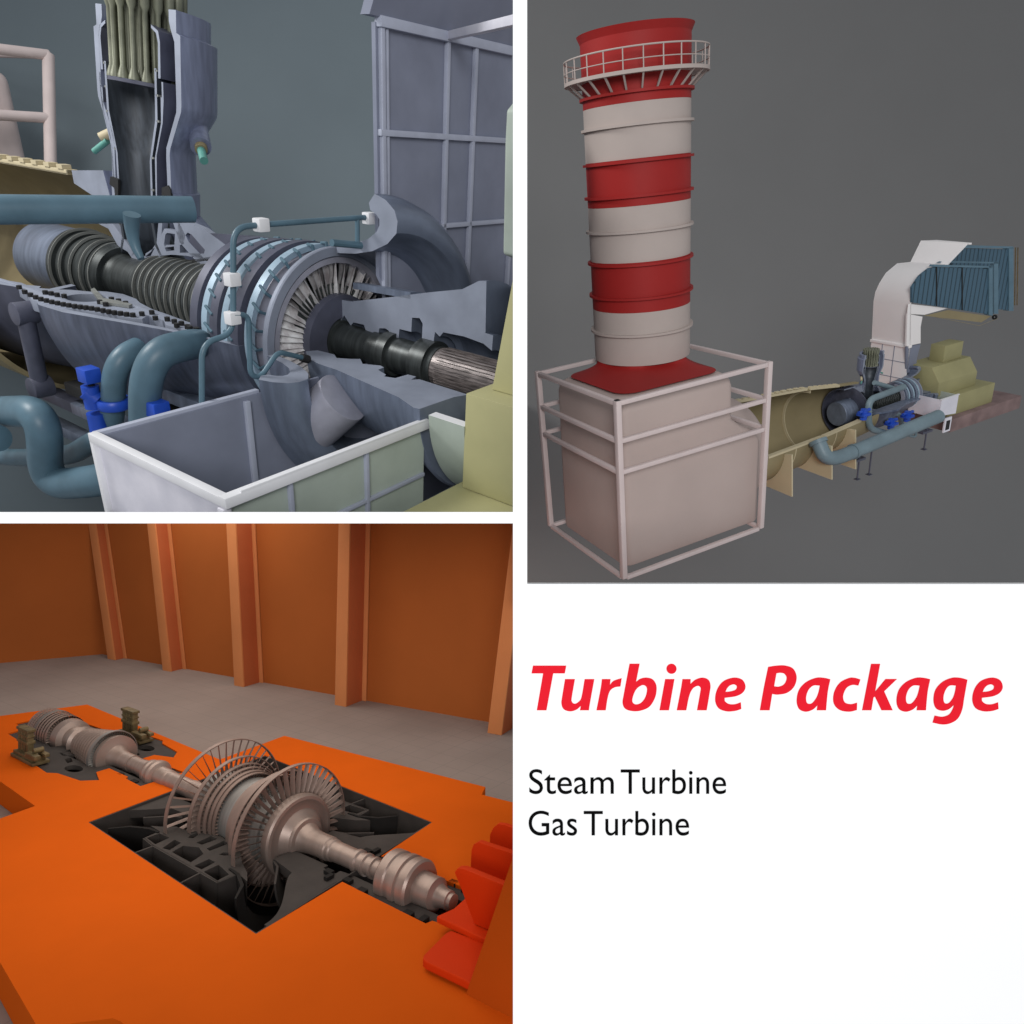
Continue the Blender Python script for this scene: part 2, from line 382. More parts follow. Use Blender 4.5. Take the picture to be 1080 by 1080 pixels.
# partition ribs running out to the rim
def rib(p, q, zt=z, h=.3, w=.007):
    a = Vector(p); c = Vector(q); a.z = c.z = zt - h/2
    MB().beam(a, c, w, h).build('partition_rib', cast_m, low, D3)
for s in (0, 1):
    f = mir if s else (lambda p: p)
    A, Bq = U5((250, 490), (352, 452)); rib(f(A), f(Bq))
    A, Bq = U5((488, 646), (596, 590)); rib(f(A), f(Bq))
    A, Bq = U5((685, 641), (352, 452)); rib(f(A), f(Bq), h=.34)
    A, Bq = U5((302, 412), (352, 452)); rib(f(A), f(Bq), h=.34)
    A, Bq = U5((685, 641), (790, 596)); rib(f(A), f(Bq), h=.34)
# flat horizontal plates at both ends of the pit, with round exhaust openings in them
def end_plate(xa, xb, xin, rr):
    """Plate across the pit from xa (pit edge) inward with curved edges towards the exhaust opening."""
    for sgn in (-1, 1):
        pass
y1_, y2_ = .03, .77
platR = [Vector((1.02, .0, z)), Vector((1.0, .79, z))]
n = 14
cR = [Vector((.84 + .17*math.sin(PI*i/n*.5)**1.4, yA - .15 - .23*(i/n), z)) for i in range(n+1)]
pR = [Vector((.72, yA - .13, z))] + cR + [Vector((1.035, .02, z)), Vector((1.005, .24, z)), Vector((1.0, yA - .1, z)), Vector((1.36, yA - .1, z)), Vector((1.40, yA - .085, z)),
      Vector((1.42, yA - .05, z)), Vector((1.0, yA - .045, z)), Vector((.96, yA - .05, z)), Vector((.96, yA - .07, z)), Vector((.90, yA - .07, z)), Vector((.90, yA - .05, z)), Vector((.72, yA - .05, z))]
notch = [Vector((.985, yA-.075, z)), Vector((1.0, yA-.075, z)), Vector((1.0, yA-.055, z)), Vector((.985, yA-.055, z))]
pR = [p for p in pR]
for s in (0, 1):
    q = [mir(p) if s else p for p in pR]
    MB().prism(q, (0, 0, -.03)).build('end_plate', cast_m, low, D3)
cL = [Vector((.06 - .17*math.sin(PI*i/n*.5)**1.4, yA - .12 - .22*(i/n), z)) for i in range(n+1)]
pL = [Vector((.22, yA - .11, z))] + cL + [Vector((-.16, .03, z)), Vector((-.195, .29, z)), Vector((-.2, yA - .05, z)), Vector((.22, yA - .05, z))]
for s in (0, 1):
    q = [mir(p) if s else p for p in pL]
    MB().prism(q, (0, 0, -.03)).build('end_plate', cast_m, low, D3)
# curved exhaust hoods: half shells below the joint, flaring away from the last blade rings
for sg, xc in ((1, .66), (-1, .23)):
    pr_ = [(xc + sg*(.0), .262), (xc + sg*.05, .268), (xc + sg*.12, .30), (xc + sg*.17, .355), (xc + sg*.175, .352), (xc + sg*.127, .292), (xc + sg*.055, .258), (xc, .255)]
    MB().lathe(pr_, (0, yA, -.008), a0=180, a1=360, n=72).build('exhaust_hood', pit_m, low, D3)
    pr_ = [(xc + sg*.06, .135), (xc + sg*.10, .15), (xc + sg*.18, .22), (xc + sg*.185, .216), (xc + sg*.105, .144), (xc + sg*.062, .129)]
    MB().lathe(pr_, (0, yA, -.012), a0=182, a1=358, n=72).build('inner_cone', cast_m, low, D3)
# small casing around the high pressure rotor
z2 = -.006
hpz = [Vector((p.x, p.y, z2)) for p in hp]
def U2(*p): return [D3.at(X/4.5, 720 + Y/4.5, 2, z2) for X, Y in p]
c2 = []
tri = [U2((280,332),(330,326),(352,342),(300,350)), U2((306,364),(336,356),(346,374),(320,382)), U2((226,292),(258,290),(270,304),(240,304)), U2((150,256),(196,252),(214,276),(184,278))]
def ell(cx, cy, rx, ry, n=20): return [Vector((cx + rx*math.cos(2*PI*i/n), cy + ry*math.sin(2*PI*i/n), z2)) for i in range(n)]
E1 = D3.at(350/4.5, 720 + 408/4.5, 2, z2); c2.append(ell(E1.x, E1.y, .055, .030))
for t in tri: c2.append(t)
c2 = c2 + [[mir(p) for p in c] for c in c2]
chan = [Vector((-1.44, yA - .05, z2)), Vector((-1.3, yA-.05, z2)), Vector((-1.28, yA - .085, z2)), Vector((-1.04, yA - .085, z2)), Vector((-1.02, yA - .05, z2)),
        Vector((-.90, yA - .05, z2)), Vector((-.88, yA - .105, z2)), Vector((-.58, yA - .105, z2)), Vector((-.56, yA-.05, z2)), Vector((-.24, yA-.05, z2))]
chan = chan + [mir(p) for p in reversed(chan)]
MB().prism(hpz, (0, 0, -.02), holes=[chan] + c2).build('small_casing_flange', cast_m, low, D3)
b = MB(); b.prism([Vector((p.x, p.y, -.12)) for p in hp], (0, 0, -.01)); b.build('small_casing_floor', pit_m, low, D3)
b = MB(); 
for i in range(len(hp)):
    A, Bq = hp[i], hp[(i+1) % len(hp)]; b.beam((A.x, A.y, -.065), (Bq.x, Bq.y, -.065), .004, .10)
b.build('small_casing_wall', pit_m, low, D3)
# toothed bearing seats beside the coupling
for X, Y, w_, h_ in ((.93, yA-.085, .03, .02), (1.02, yA-.085, .03, .02), (.96, yA-.105, .016, .03), (1.10, yA-.1, .03, .022), (1.30, yA-.105, .03, .02), (1.36, yA - .1, .02, .03), (-.30, yA-.08, .04, .02), (-.42, yA-.075, .03, .02)):
    for s in (0, 1):
        yy = 2*yA - Y if s else Y
        MB().box((X, yy - h_/2, -.03), (X + w_, yy + h_/2, .0)).build('bearing_key', pit_m, low, D3)

# rotor
rt = thing(D3, 'steam_turbine_rotor', (.45, .4, .01), 'long bladed steel turbine rotor lying in the open orange platform', 'turbine rotor')
C3 = (0, .4, .01)
R = [(-1.46,0),(-1.46,.012),(-1.43,.014),(-1.43,.020),(-1.37,.020),(-1.37,.03),(-1.33,.034),(-1.33,.045),(-1.31,.045),(-1.31,.05)]
fins = []
x = -1.31
while x < -1.07:
    fins += [(x, .052 + .018*min(1, (x+1.31)/.05)), (x+.007, .052 + .018*min(1, (x+1.31)/.05)), (x+.007, .055), (x+.014, .055)]; x += .014
R += fins + [(-1.06,.070),(-1.05,.088),(-1.0,.085),(-.99,.06),(-.94,.052),(-.93,.06),(-.91,.075),(-.90,.06)]
x = -.90
while x < -.62:
    t = (x+.90)/.28; rr = .058 + .014*t; R += [(x, rr), (x+.008, rr), (x+.008, rr-.012), (x+.017, rr-.012)]; x += .017
R += [(-.615,.092),(-.60,.094),(-.585,.094),(-.583,.075),(-.578,.055),(-.55,.040),(-.52,.037),(-.44,.037),(-.44,.034),(-.36,.034),(-.355,.037),(-.30,.037),(-.30,.050),(-.28,.052),(-.27,.046),(-.26,.046),(-.255,.058),(-.235,.060),(-.225,.054),(-.22,.040),(-.15,.038),(-.145,.035),(.02,.034),(.025,.038),(.12,.040),(.17,.05),(.19,.075),(.20,.10)]
sf = MB(); sf.lathe(R, C3, n=72, closed=False); sf.build('high_pressure_shaft', rotor_m, rt, D3, smooth=30)
Lp = [(.20,.0),(.20,.10),(.205,.112),(.27,.118),(.27,.128),(.33,.130),(.335,.136),(.555,.136),(.56,.130),(.62,.128),(.62,.118),(.66,.118)]
MB().lathe(Lp + [(.66, 0)], C3, n=96, closed=False).build('drum', drum_m, rt, D3, smooth=30)
Dd = [(.655,.0),(.655,.132),(.66,.139),(.675,.143),(.69,.142),(.697,.136),(.699,.126),(.695,.115),(.698,.095),(.715,.078),(.722,.072),(.728,.071),(.733,.068),(.736,.055),(.75,.046),(.77,.041),(.80,.0395),(.855,.0395),(.86,.036),(.875,.0365),(.88,.033),(.985,.032),(.987,.037),(1.0,.037),(1.005,.031),(1.025,.031),(1.028,.036),(1.036,.036),(1.04,.030),(1.06,.030),(1.063,.034),(1.072,.034),(1.075,.028),(1.11,.028),(1.125,.031),(1.14,.030)]
MB().lathe(Dd, C3, n=96, closed=False).build('low_pressure_shaft', rotor_m, rt, D3, smooth=30)
Cp = [(x_, r_ if r_ < .03 else r_*1.16) for x_, r_ in [(1.135,.0),(1.135,.05),(1.138,.066),(1.145,.071),(1.175,.071),(1.18,.067),(1.20,.067),(1.203,.072),(1.222,.072),(1.226,.066),(1.231,.066),(1.235,.071),(1.262,.071),(1.27,.066),(1.272,.045),(1.31,.043),(1.335,.043),(1.338,.038),(1.345,.03),(1.365,.028),(1.385,.028),(1.388,.023),(1.40,.0225),(1.40,.0)]]
MB().lathe(Cp, C3, n=96, closed=False).build('coupling', rotor_m, rt, D3, smooth=30)
def row(x, rh, rt_, n, mat, chord=.03, shroud=.006, part='blade_row', individual=False, tw=.5):
    ringb = MB(); ringb.lathe([(x-.009, rt_), (x+.009, rt_), (x+.009, rt_+shroud*.6), (x-.009, rt_+shroud*.6)], C3, n=96)
    if not individual:
        pass
    par = None
    if individual: par = ringb.build(part, mat, rt, D3)
    blades = []
    for i in range(n):
        t = 2*PI*i/n; e_r = Vector((0, math.cos(t), math.sin(t))); e_t = Vector((0, -math.sin(t), math.cos(t))); e_x = Vector((1, 0, 0))
        vs = []
        for (r, ang, ch, th) in ((rh - .004, tw, chord, .005), ((rh+rt_)/2, tw*1.6, chord*.8, .003), (rt_ + .001, tw*2.2, chord*.62, .0016)):
            cd = e_x*math.cos(ang) + e_t*math.sin(ang); nd = e_t*math.cos(ang) - e_x*math.sin(ang); c = Vector(C3) + Vector((x, 0, 0)) + e_r*r
            vs += [c - cd*ch/2, c + nd*th/2 + nd*ch*.06, c + cd*ch/2, c - nd*th/2 + nd*ch*.06]
        fs = []
        for k in range(2):
            for j in range(4): fs.append([k*4+j, k*4+(j+1) % 4, k*4+4+(j+1) % 4, k*4+4+j])
        fs += [[3, 2, 1, 0], [8, 9, 10, 11]]
        if individual: MB().add(vs, fs).build('blade', mat, par, D3)
        else: ringb.add(vs, fs)
    if not individual: ringb.build(part, mat, rt, D3)
row(.252, .115, .245, 44, bladed_m, .022, individual=True, tw=.12)
row(.652, .130, .238, 44, bladed_m, .024, individual=True, tw=-.3)
row(.318, .128, .193, 56, bladed_m, .02); row(.575, .128, .197, 56, bladed_m, .02)
for x, r_ in ((.345,.172),(.366,.162),(.385,.154),(.402,.149)): row(x, .132, r_, 70, bladed_m, .011)
for x, r_ in ((.550,.175),(.528,.165),(.508,.157),(.49,.151)): row(x, .132, r_, 70, bladed_m, .011)
row(-.625, .085, .108, 60, drum_m, .016); row(-1.20, .08, .096, 60, drum_m, .012)
for k in range(8): row(-.655 - k*.029, .066 - k*.003, .104 - k*.0042, 44, rotor_m, .018, tw=.45, shroud=.0004)
for k in range(9): row(-1.085 - k*.025, .060, .098 - abs(k-4)*.001, 44, rotor_m, .016, tw=.4, shroud=.0004)

# brass pedestals beside the small casing
def pedestal(Pb, lb, flip=1):
    e = thing(D3, 'valve_pedestal', (Pb.x, Pb.y, 0), lb, 'pedestal', 'brass pedestals beside the small rotor')
    x, y = Pb.x, Pb.y
    b = MB(); b.box((x - .10, y - .036, .001), (x + .13, y + .036, .015)); b.box((x - .09, y - .028, .015), (x + .11, y + .028, .03)); b.build('base', brass_m, e, D3, bevel=.003)
    b = MB(); b.box((x + .05, y - .035, .0302), (x + .15, y - .01, .05)); b.box((x+.07, y+.01, .0302), (x+.14, y+.032, .046)); b.build('foot_block', brass_m, e, D3, bevel=.003)
    b = MB()
    for i in range(4):
        xx = x - .075 + i*.028
        b.box((xx, y - .014, .0302), (xx + .018, y + .012, .125))
    b.box((x - .08, y - .018, .070), (x + .03, y + .018, .084)); b.box((x - .08, y - .016, .10), (x + .03, y + .016, .108)); b.box((x - .083, y - .018, .1255), (x + .033, y + .018, .138))
    b.build('column_stack', brass_m, e, D3, bevel=.002)
    b = MB(); b.tube([(x + .10, y - .02, .06), (x + .10, y + .02, .06)], .012); b.build('roller', brass_m, e, D3)
pedestal(D3.at(30, 800, 2, 0), 'small brass pedestal on the near side of the thin rotor end')
pedestal(D3.at(140, 778, 2, 0), 'small brass pedestal on the far side of the thin rotor end')

# big orange cover with fins at the right edge
cv = thing(D3, 'generator_cover', (1.75, .35, 0), 'tall burnt orange cover with red orange fins beside the shaft coupling', 'machine cover')
A = D3.at(477, 1084, 2, -.02); 
def at_d(u, v, y): return D3.at(u, v, 1, y)
yc_ = .12
q = [at_d(541, 900, yc_), at_d(512, 985, yc_), at_d(493, 1040, yc_), at_d(478, 1083, yc_), at_d(476, 1110, yc_)]
q += [Vector((2.6, yc_, q[-1].z)), Vector((2.6, yc_, q[0].z + .1)), Vector((q[0].x + .04, yc_, q[0].z + .1))]
MB().prism(q, (0, .9, 0)).build('housing', cover_m, cv, D3, bevel=.01)
def fin(pts, y, th, name='fin', rad=None):
    P = [at_d(u, v, y) for u, v in pts]
    MB().prism(P, (0, th, 0)).build(name, redpl_m, cv, D3, bevel=.004)
fin([(516, 896), (516.5, 880), (520, 873), (525, 869), (532, 870), (560, 880), (560, 915), (516, 898)][:7], .60, .018)
fin([(496, 917), (497, 897), (499, 891), (504, 888), (540, 900), (570, 912), (570, 950), (505, 925)], .44, .020)
fin([(479, 920), (482, 916), (488, 916), (530, 933), (560, 945), (560, 1000), (500, 975), (487, 940)], .30, .022)
def shelf(pts, zz, th):
    P = [D3.at(u, v, 2, zz) for u, v in pts]
    MB().prism(P, (0, 0, -th)).build('fin', redpl_m, cv, D3, bevel=.006, seg=3)
shelf([(460, 966), (478, 958), (515, 925), (560, 940), (560, 1010), (506, 988)], .045, .020)
shelf([(446, 1011), (447, 1007), (470, 984), (476, 981), (520, 998), (520, 1050), (487, 1032), (449, 1014)], .03, .022)
# ------------------------------------------------------------------ gas turbine (cut open), used in two sizes
YS, ZS = 1.875, .094
CA = (0, YS, ZS)
steel_m = material('casing_blue_grey_paint', rgb(106, 115, 132, 1.2), rough=.36, metal=.35, var=.22, scale=3, streak=(6, 1, 1), bump=.05, bscale=40, spec=.45)
cut_m = material('machined_cut_face', rgb(132, 138, 152, 1.15), rough=.5, metal=.15, var=.10, scale=6, spec=.4)
lav_m = material('silo_lavender_grey', rgb(124, 131, 154, 1.2), rough=.36, metal=.3, var=.2, scale=3, streak=(7, 7, 1), spec=.45)
darksteel_m = material('dark_rotor_steel', rgb(56, 60, 60, 1.1), rough=.38, metal=.4, var=.35, scale=5, streak=(9, 1, 1))
edge_m = material('bright_disc_rim', rgb(140, 142, 138, 1.1), rough=.4, metal=.35, var=.15, scale=8)
liner_m = material('liner_dark_grey', rgb(62, 68, 76, 1.0), rough=.45, metal=.3, var=.3, scale=4, streak=(9, 9, 1))
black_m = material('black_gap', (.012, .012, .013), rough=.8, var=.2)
tube_m = material('burner_tube_olive', rgb(122, 124, 106, 1.0), rough=.45, metal=.2, var=.2, scale=8)
pipe_m = material('pipe_blue_grey_paint', rgb(78, 104, 118, 1.1), rough=.42, var=.14, scale=5, spec=.4)
pale_m = material('pale_blue_band', rgb(146, 168, 184, 1.1), rough=.4, metal=.1, var=.10, scale=8)
whitebox_m = material('white_enamel', rgb(225, 225, 228, 1.0), rough=.4, var=.04)
bladem = material('stator_blade_nickel', rgb(232, 222, 224, 1.2), rough=.35, metal=.1, var=.45, scale=14)
blue_m = material('blue_valve_paint', (.015, .07, .46), rough=.4, var=.15, scale=8, spec=.5)
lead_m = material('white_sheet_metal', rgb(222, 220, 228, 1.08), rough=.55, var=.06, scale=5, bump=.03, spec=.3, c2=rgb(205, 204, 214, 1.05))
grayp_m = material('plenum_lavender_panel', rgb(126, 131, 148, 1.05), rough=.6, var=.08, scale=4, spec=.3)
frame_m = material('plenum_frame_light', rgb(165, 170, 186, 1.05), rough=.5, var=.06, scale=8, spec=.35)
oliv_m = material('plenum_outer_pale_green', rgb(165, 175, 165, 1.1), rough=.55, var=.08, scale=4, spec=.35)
tan_m = material('generator_pale_yellow_paint', rgb(176, 172, 128, 1.05), rough=.6, var=.05, scale=4, bump=.02, spec=.25)
duct_m = material('duct_tan_paint', rgb(140, 128, 98, 1.1), rough=.6, var=.10, scale=4, spec=.25)
ductl_m = material('duct_cream_flange', rgb(188, 176, 146, 1.05), rough=.55, var=.06, scale=5, spec=.3)
pink_m = material('frame_rosy_white_paint', rgb(200, 186, 184, 1.1), rough=.6, var=.05, scale=5, spec=.25)
shaftend_m = material('knurled_shaft', rgb(120, 112, 110, 1.1), rough=.35, metal=.4, var=.6, scale=12, streak=(1, 8, 8))

green_m = material('green_nozzle', rgb(90, 150, 140, 1.0), rough=.5, var=.1)
darkcase_m = material('dark_casing_grey', rgb(74, 76, 90, 1.2), rough=.5, metal=.2, var=.2, scale=6)
bowl_m = material('bowl_casting_shaded', rgb(88, 94, 110, 1.1), rough=.38, metal=.3, var=.25, scale=3, streak=(6, 1, 1), bump=.05, bscale=40)  # shade on the bowl put into its colour, darker than the casing paint
body_m = material('ring_casing_pale_steel', rgb(150, 150, 162, 1.2), rough=.4, metal=.25, var=.15, scale=7, spec=.45)
def gas_turbine(fr, label, near=True, lean=0.0):
    """Rotor, casings, combustion silo and vane rings of the gas turbine, quarter cut away towards the viewer."""
    g = thing(fr, 'gas_turbine', (-2.5, YS, ZS - .9), label, 'gas turbine')
    n = 96 if near else 40
    # rotor -----------------------------------------------------------------
    rs = .31 if near else .46
    st = MB(); st.lathe([(-5.25,0),(-5.25,rs-.02),(-5.22,rs),(-4.62,rs),(-4.60,rs-.02),(-4.60,0)], CA, n=n, closed=False); st.build('exhaust_end_drum', steel_m, g, fr)
    R = [(-4.60,0),(-4.60,.27)]
    for i, x in enumerate((-4.56,-4.42,-4.28,-4.14,-4.02)):
        r = .335 - .012*i; R += [(x-.04,.285),(x-.04,r-.01),(x+.025,r),(x+.025,.285)]
    if near:
        for i, x in enumerate((-4.56,-4.42,-4.28,-4.14,-4.02)):
            r = .335 - .012*i; MB().lathe([(x+.0255, r-.02),(x+.0255, r+.002),(x+.032, r+.002),(x+.032, r-.02)], CA, n=n).build('disc_rim', edge_m, g, fr, smooth=30)
    if near:
        pass
    R += [(-3.93,.25),(-3.93,.21),(-3.86,.19),(-3.82,.19),(-3.45,.185),(-3.42,.22),(-2.20,.27),(-2.15,.32),(-1.36,.36),(-1.36,.29),(-1.30,.285),(-1.29,.15),(-1.28,.12),(-.98,.105),(-.97,.115),(-.86,.115),(-.86,.14),(-.78,.14),(-.78,.115),(-.56,.11),(-.56,.155),(-.44,.155),(-.44,.135),(-.40,.13),(-.40,0)]
    MB().lathe(R, CA, n=n, closed=False).build('rotor', darksteel_m, g, fr, smooth=30)
    for i in range(14):
        x = -3.40 + i*.092; r = .262 + .055*i/13
        MB().lathe([(x-.03, .2),(x-.03, r-.006),(x+.0165, r-.001),(x+.0165, .2)], CA, n=n).build('rotor_disc', darksteel_m, g, fr, smooth=30)
        MB().lathe([(x+.0168, r-.022),(x+.0168, r+.002),(x+.0235, r+.002),(x+.0235, r-.022)], CA, n=n).build('disc_rim', edge_m, g, fr, smooth=30)
    S = [(-.40,0),(-.40,.118)]
    m = 36 if near else 12
    MB().lathe([(-.399, 0),(-.399,.125),(.62,.125),(.62,0)], CA, n=n, closed=False).build('drive_shaft', shaftend_m, g, fr)
    if near:
        sb = MB()
        for i in range(m):
            t = 2*PI*i/m; e = Vector((0, math.cos(t), math.sin(t)))
            c = Vector(CA) + e*.128
            sb.beam(c + Vector((-.36, 0, 0)), c + Vector((.6, 0, 0)), .012, .012, up=e)
        sb.build('shaft_splines', shaftend_m, g, fr)
    # vane rings ------------------------------------------------------------
    MB().lathe([(-2.22,.36),(-2.2,.50),(-1.40,.535),(-1.32,.535),(-1.32,.50),(-2.15,.34)], CA, n=n).build('vane_casing', body_m, g, fr)
    MB().lathe([(-1.36,.537),(-1.36,.600),(-1.325,.606),(-1.315,.600),(-1.315,.545),(-1.325,.537)], CA, n=n).build('front_ring', cut_m, g, fr)
    for x, r in ((-1.645,.600),(-1.885,.582),(-2.13,.562)):
        MB().lathe([(x-.04,.50),(x-.04,r),(x+.04,r),(x+.04,.50)], CA, n=n).build('casing_rib', darkcase_m if near else steel_m, g, fr)
    for x, r in ((-1.47,.590),(-1.73,.575),(-1.965,.558)):
        br = MB().lathe([(x-.075,r-.03),(x-.075,r+.006),(x-.015,r+.006),(x-.015,r-.03)], CA, n=n).build('vane_ring', pale_m, g, fr)
        if near:
            m = 32
            for i in range(m):
                t = 2*PI*(i + .3*x)/m
                e = lambda a: Vector((0, math.cos(a), math.sin(a)))
                a0 = Vector(CA) + Vector((x - .03, 0, 0)) + e(t)*(r + .012); a1 = Vector(CA) + Vector((x + .065, 0, 0)) + e(t + .07)*(r + .024)
                a2 = Vector(CA) + Vector((x + .068, 0, 0)) + e(t + .07)*(r - .02)
                MB().tube([a0, a1, a2], .0105, n=8).build('lever', pipe_m, br, fr)
    # front blade row
    m = 64 if near else 24
    bl = MB(); rnd = random.Random(3)
    for i in range(m):
        t = 2*PI*i/m; vs = []
        tw0 = .6 + rnd.uniform(-.3, .3)
        for (r, ang, ch, th) in ((.29, tw0, .11, .010), (.41, tw0 + .25, .10, .007), (.533, tw0 + .5, .095, .005)):
            er = Vector((0, math.cos(t), math.sin(t))); et = Vector((0, -math.sin(t), math.cos(t))); ex = Vector((1, 0, 0))
            cd = ex*math.cos(ang) + et*math.sin(ang); nd = et*math.cos(ang) - ex*math.sin(ang); c = Vector(CA) + Vector((-1.36, 0, 0)) + er*r
            vs += [c - cd*ch/2, c + nd*(th/2 + ch*.12), c + cd*ch/2, c + nd*(ch*.12 - th/2)]
        fs = [[k*4+j, k*4+(j+1) % 4, k*4+4+(j+1) % 4, k*4+4+j] for k in range(2) for j in range(4)] + [[3, 2, 1, 0], [8, 9, 10, 11]]
        if near: MB().add(vs, fs).build('inlet_vane', bladem, g, fr)
        else: bl.add(vs, fs)
    if not near: bl.build('inlet_vane_row', bladem, g, fr)
    MB().lathe([(-1.27,.15),(-1.27,.30),(-1.33,.305),(-1.33,.15)], CA, n=n).build('hub_ring', darkcase_m, g, fr)
    # bell mouth -------------------------------------------------------------
    bell = [(-.95,.955),(-.86,.93),(-.79,.88),(-.765,.82),(-.775,.75),(-.85,.68),(-.98,.62),(-1.13,.585),(-1.30,.565),(-1.30,.615),(-1.12,.65),(-1.01,.69),(-.94,.74),(-.915,.78),(-.915,.815),(-.94,.84),(-.99,.86),(-1.0,.90)]
    MB().lathe(bell, CA, a0=180, a1=450, n=n).build('bell_mouth', steel_m, g, fr, cut=cut_m)
    MB().lathe([(-1.16,.40),(-.66,.42),(-.66,.38),(-1.16,.36)], CA, a0=0, a1=90, n=n).build('inner_flare', steel_m, g, fr)
    if near: MB().tube([fr.at(318, 460, 0, -.98), fr.at(362, 419, 0, -.70)], .165, n=48).build('bearing_strut', body_m, g, fr, bevel=.006)
    if near: MB().tube([fr.at(455, 251, 0, -.93), fr.at(455, 251, 0, -.93) + Vector((.03, 0, 0))], .022, n=16).build('bolt_hole', black_m, g, fr)
    # bearing housings (cut faces) --------------------------------------------
    if near:
        def V4(*p): return [((lambda q: (q.x, q.z - ZS))(fr.at(270 + X/4, 270 + Y/4, 1, YS))) for X, Y in p]
        def H4(*p): return [((lambda q: (q.x, YS - q.y))(fr.at(270 + X/4, 270 + Y/4, 2, ZS))) for X, Y in p]
        VP = V4((318,197),(350,183),(400,192),(530,178),(715,155),(870,140),(940,105),(972,105),(968,325),(1000,335),(995,400),(960,370),(880,340),(790,322),(775,340),(755,320),(745,390),(712,388),(700,350),(703,285),(690,262),(658,260),(655,320),(605,308),(600,362),(575,345),(560,315),(545,305),(520,305),(515,335),(465,320),(455,290),(410,280),(400,295),(372,250),(358,275),(318,270))
        HP = H4((212,402),(260,398),(330,415),(340,430),(400,434),(440,434),(450,455),(525,462),(540,470),(515,480),(548,500),(540,508),(588,515),(640,500),(675,508),(655,522),(690,520),(895,585),(835,595),(690,645),(665,640),(600,595),(340,480),(265,455),(215,430))
        HP = [(x, max(r, .03)) for x, r in HP]; VP = [(x, max(r, .03)) for x, r in VP]
    else:
        VP = [(-1.35,.15),(-1.35,.27),(-.35,.46),(-.07,.58),(-.07,.25),(-.5,.2)]
        HP = [(-1.3,.14),(-1.25,.38),(-.94,.52),(.04,.65),(.1,.4),(-.3,.36),(-.7,.17)]
    MB().lathe(VP, CA, a0=359, a1=450, n=n).build('upper_bearing_housing', steel_m, g, fr, smooth=20, cut=cut_m)
    MB().lathe(HP, CA, a0=180, a1=350, n=n).build('lower_bearing_housing', steel_m, g, fr, smooth=20, cut=cut_m)
    MB().lathe([(.06,.60),(.30,.60),(.30,.66),(.06,.66)], CA, a0=182, a1=262, n=n).build('bearing_saddle', oliv_m, g, fr, cut=whitebox_m)
    # lower casing -------------------------------------------------------------
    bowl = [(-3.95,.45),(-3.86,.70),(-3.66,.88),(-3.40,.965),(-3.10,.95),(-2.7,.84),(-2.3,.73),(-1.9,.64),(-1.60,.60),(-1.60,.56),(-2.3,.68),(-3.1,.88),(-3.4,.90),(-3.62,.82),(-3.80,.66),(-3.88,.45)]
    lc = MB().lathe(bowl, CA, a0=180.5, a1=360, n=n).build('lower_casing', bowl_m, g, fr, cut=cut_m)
    ex = [(-6.2,1.02),(-5.6,1.0),(-4.9,.96),(-4.4,.90),(-4.05,.80),(-3.95,.70),(-4.0,.66),(-4.15,.74),(-4.45,.84),(-4.9,.90),(-5.6,.94),(-6.2,.96)]
    if near: MB().lathe(ex, CA, a0=180.5, a1=352, n=n).build('exhaust_casing', darkcase_m, g, fr, cut=cut_m)
    else:
        MB().lathe([(-5.0,.90),(-4.4,.90),(-4.4,.55),(-4.5,.55),(-4.55,.84),(-5.0,.86)], CA, a0=178, a1=452, n=n).build('exhaust_casing', darkcase_m, g, fr, cut=cut_m)
        MB().lathe([(-4.62,.47),(-4.62,.88),(-4.58,.88),(-4.58,.47)], CA, a0=0, a1=360, n=n).build('exhaust_ring', darkcase_m, g, fr)
    if near:
        def Hp(*p, z=ZS): return [fr.at(X/4, 270 + Y/4, 2, z) for X, Y in p]
        outer = [(-30,98),(10,108),(60,118),(95,140),(118,165),(135,184),(190,200),(250,214),(330,224),(400,234),(480,248),(560,262),(600,258),(612,262),(626,250),(660,256),(690,270),(700,290),(850,325),(852,300),(790,284),(720,262),(640,240),(610,220),(575,195),(540,176),(500,166),(430,160),(400,158),(300,156),(240,152),(180,140),(120,138),(60,118),(20,108),(-30,88)]
        outer = [(-30,98),(10,108),(60,118),(95,140),(118,165),(135,184),(190,200),(250,214),(330,224),(400,234),(480,248),(560,262),(600,264),(626,250),(660,258),(692,272),(700,290),(850,325),(858,296),(790,276),(720,250),(640,222),(590,196),(575,180),(520,160),(455,150),(400,146),(385,150),(300,142),(240,140),(180,136),(128,128),(90,112),(40,104),(-30,84)]
        E = fr.at(362/4, 270 + 174/4, 2, ZS); hole = [fr.at((362 + 88*math.cos(a))/4, 270 + (176 + 17*math.sin(a))/4, 2, ZS) for a in [2*PI*i/24 for i in range(24)]]
        MB().prism(Hp(*outer), (0, 0, -.085), holes=[hole]).build('joint_flange', cut_m, g, fr, bevel=.004)
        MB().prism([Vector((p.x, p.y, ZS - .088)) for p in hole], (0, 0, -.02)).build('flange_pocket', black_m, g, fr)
        bp = [(80,128),(104,148),(128,160),(150,170),(172,178),(195,184),(218,190),(242,195),(266,200),(290,204),(314,208),(338,211),(362,214),(386,217),(410,221),(434,226),(458,231),(482,235),(508,238),(534,242),(560,245),(598,240),(640,234),(655,258),(705,262),(735,272),(765,280),(745,288),(790,294),(800,300),(828,306),
              (190,150),(215,154),(240,160),(270,165),(470,178),(500,185),(530,195),(420,190),(445,200)]
        for X, Y in bp:
            P = fr.at(X/4, 270 + Y/4, 2, ZS + .02)
            MB().tube([(P.x, P.y, ZS), (P.x, P.y, ZS + .028)], .021, n=6).build('bolt', black_m, g, fr, smooth=10)
        for pts, dz in ((((590,262),(608,300),(680,318),(692,290),(655,262),(625,250)), -.12), (((698,288),(700,330),(850,372),(852,325)), -.05)):
            pass
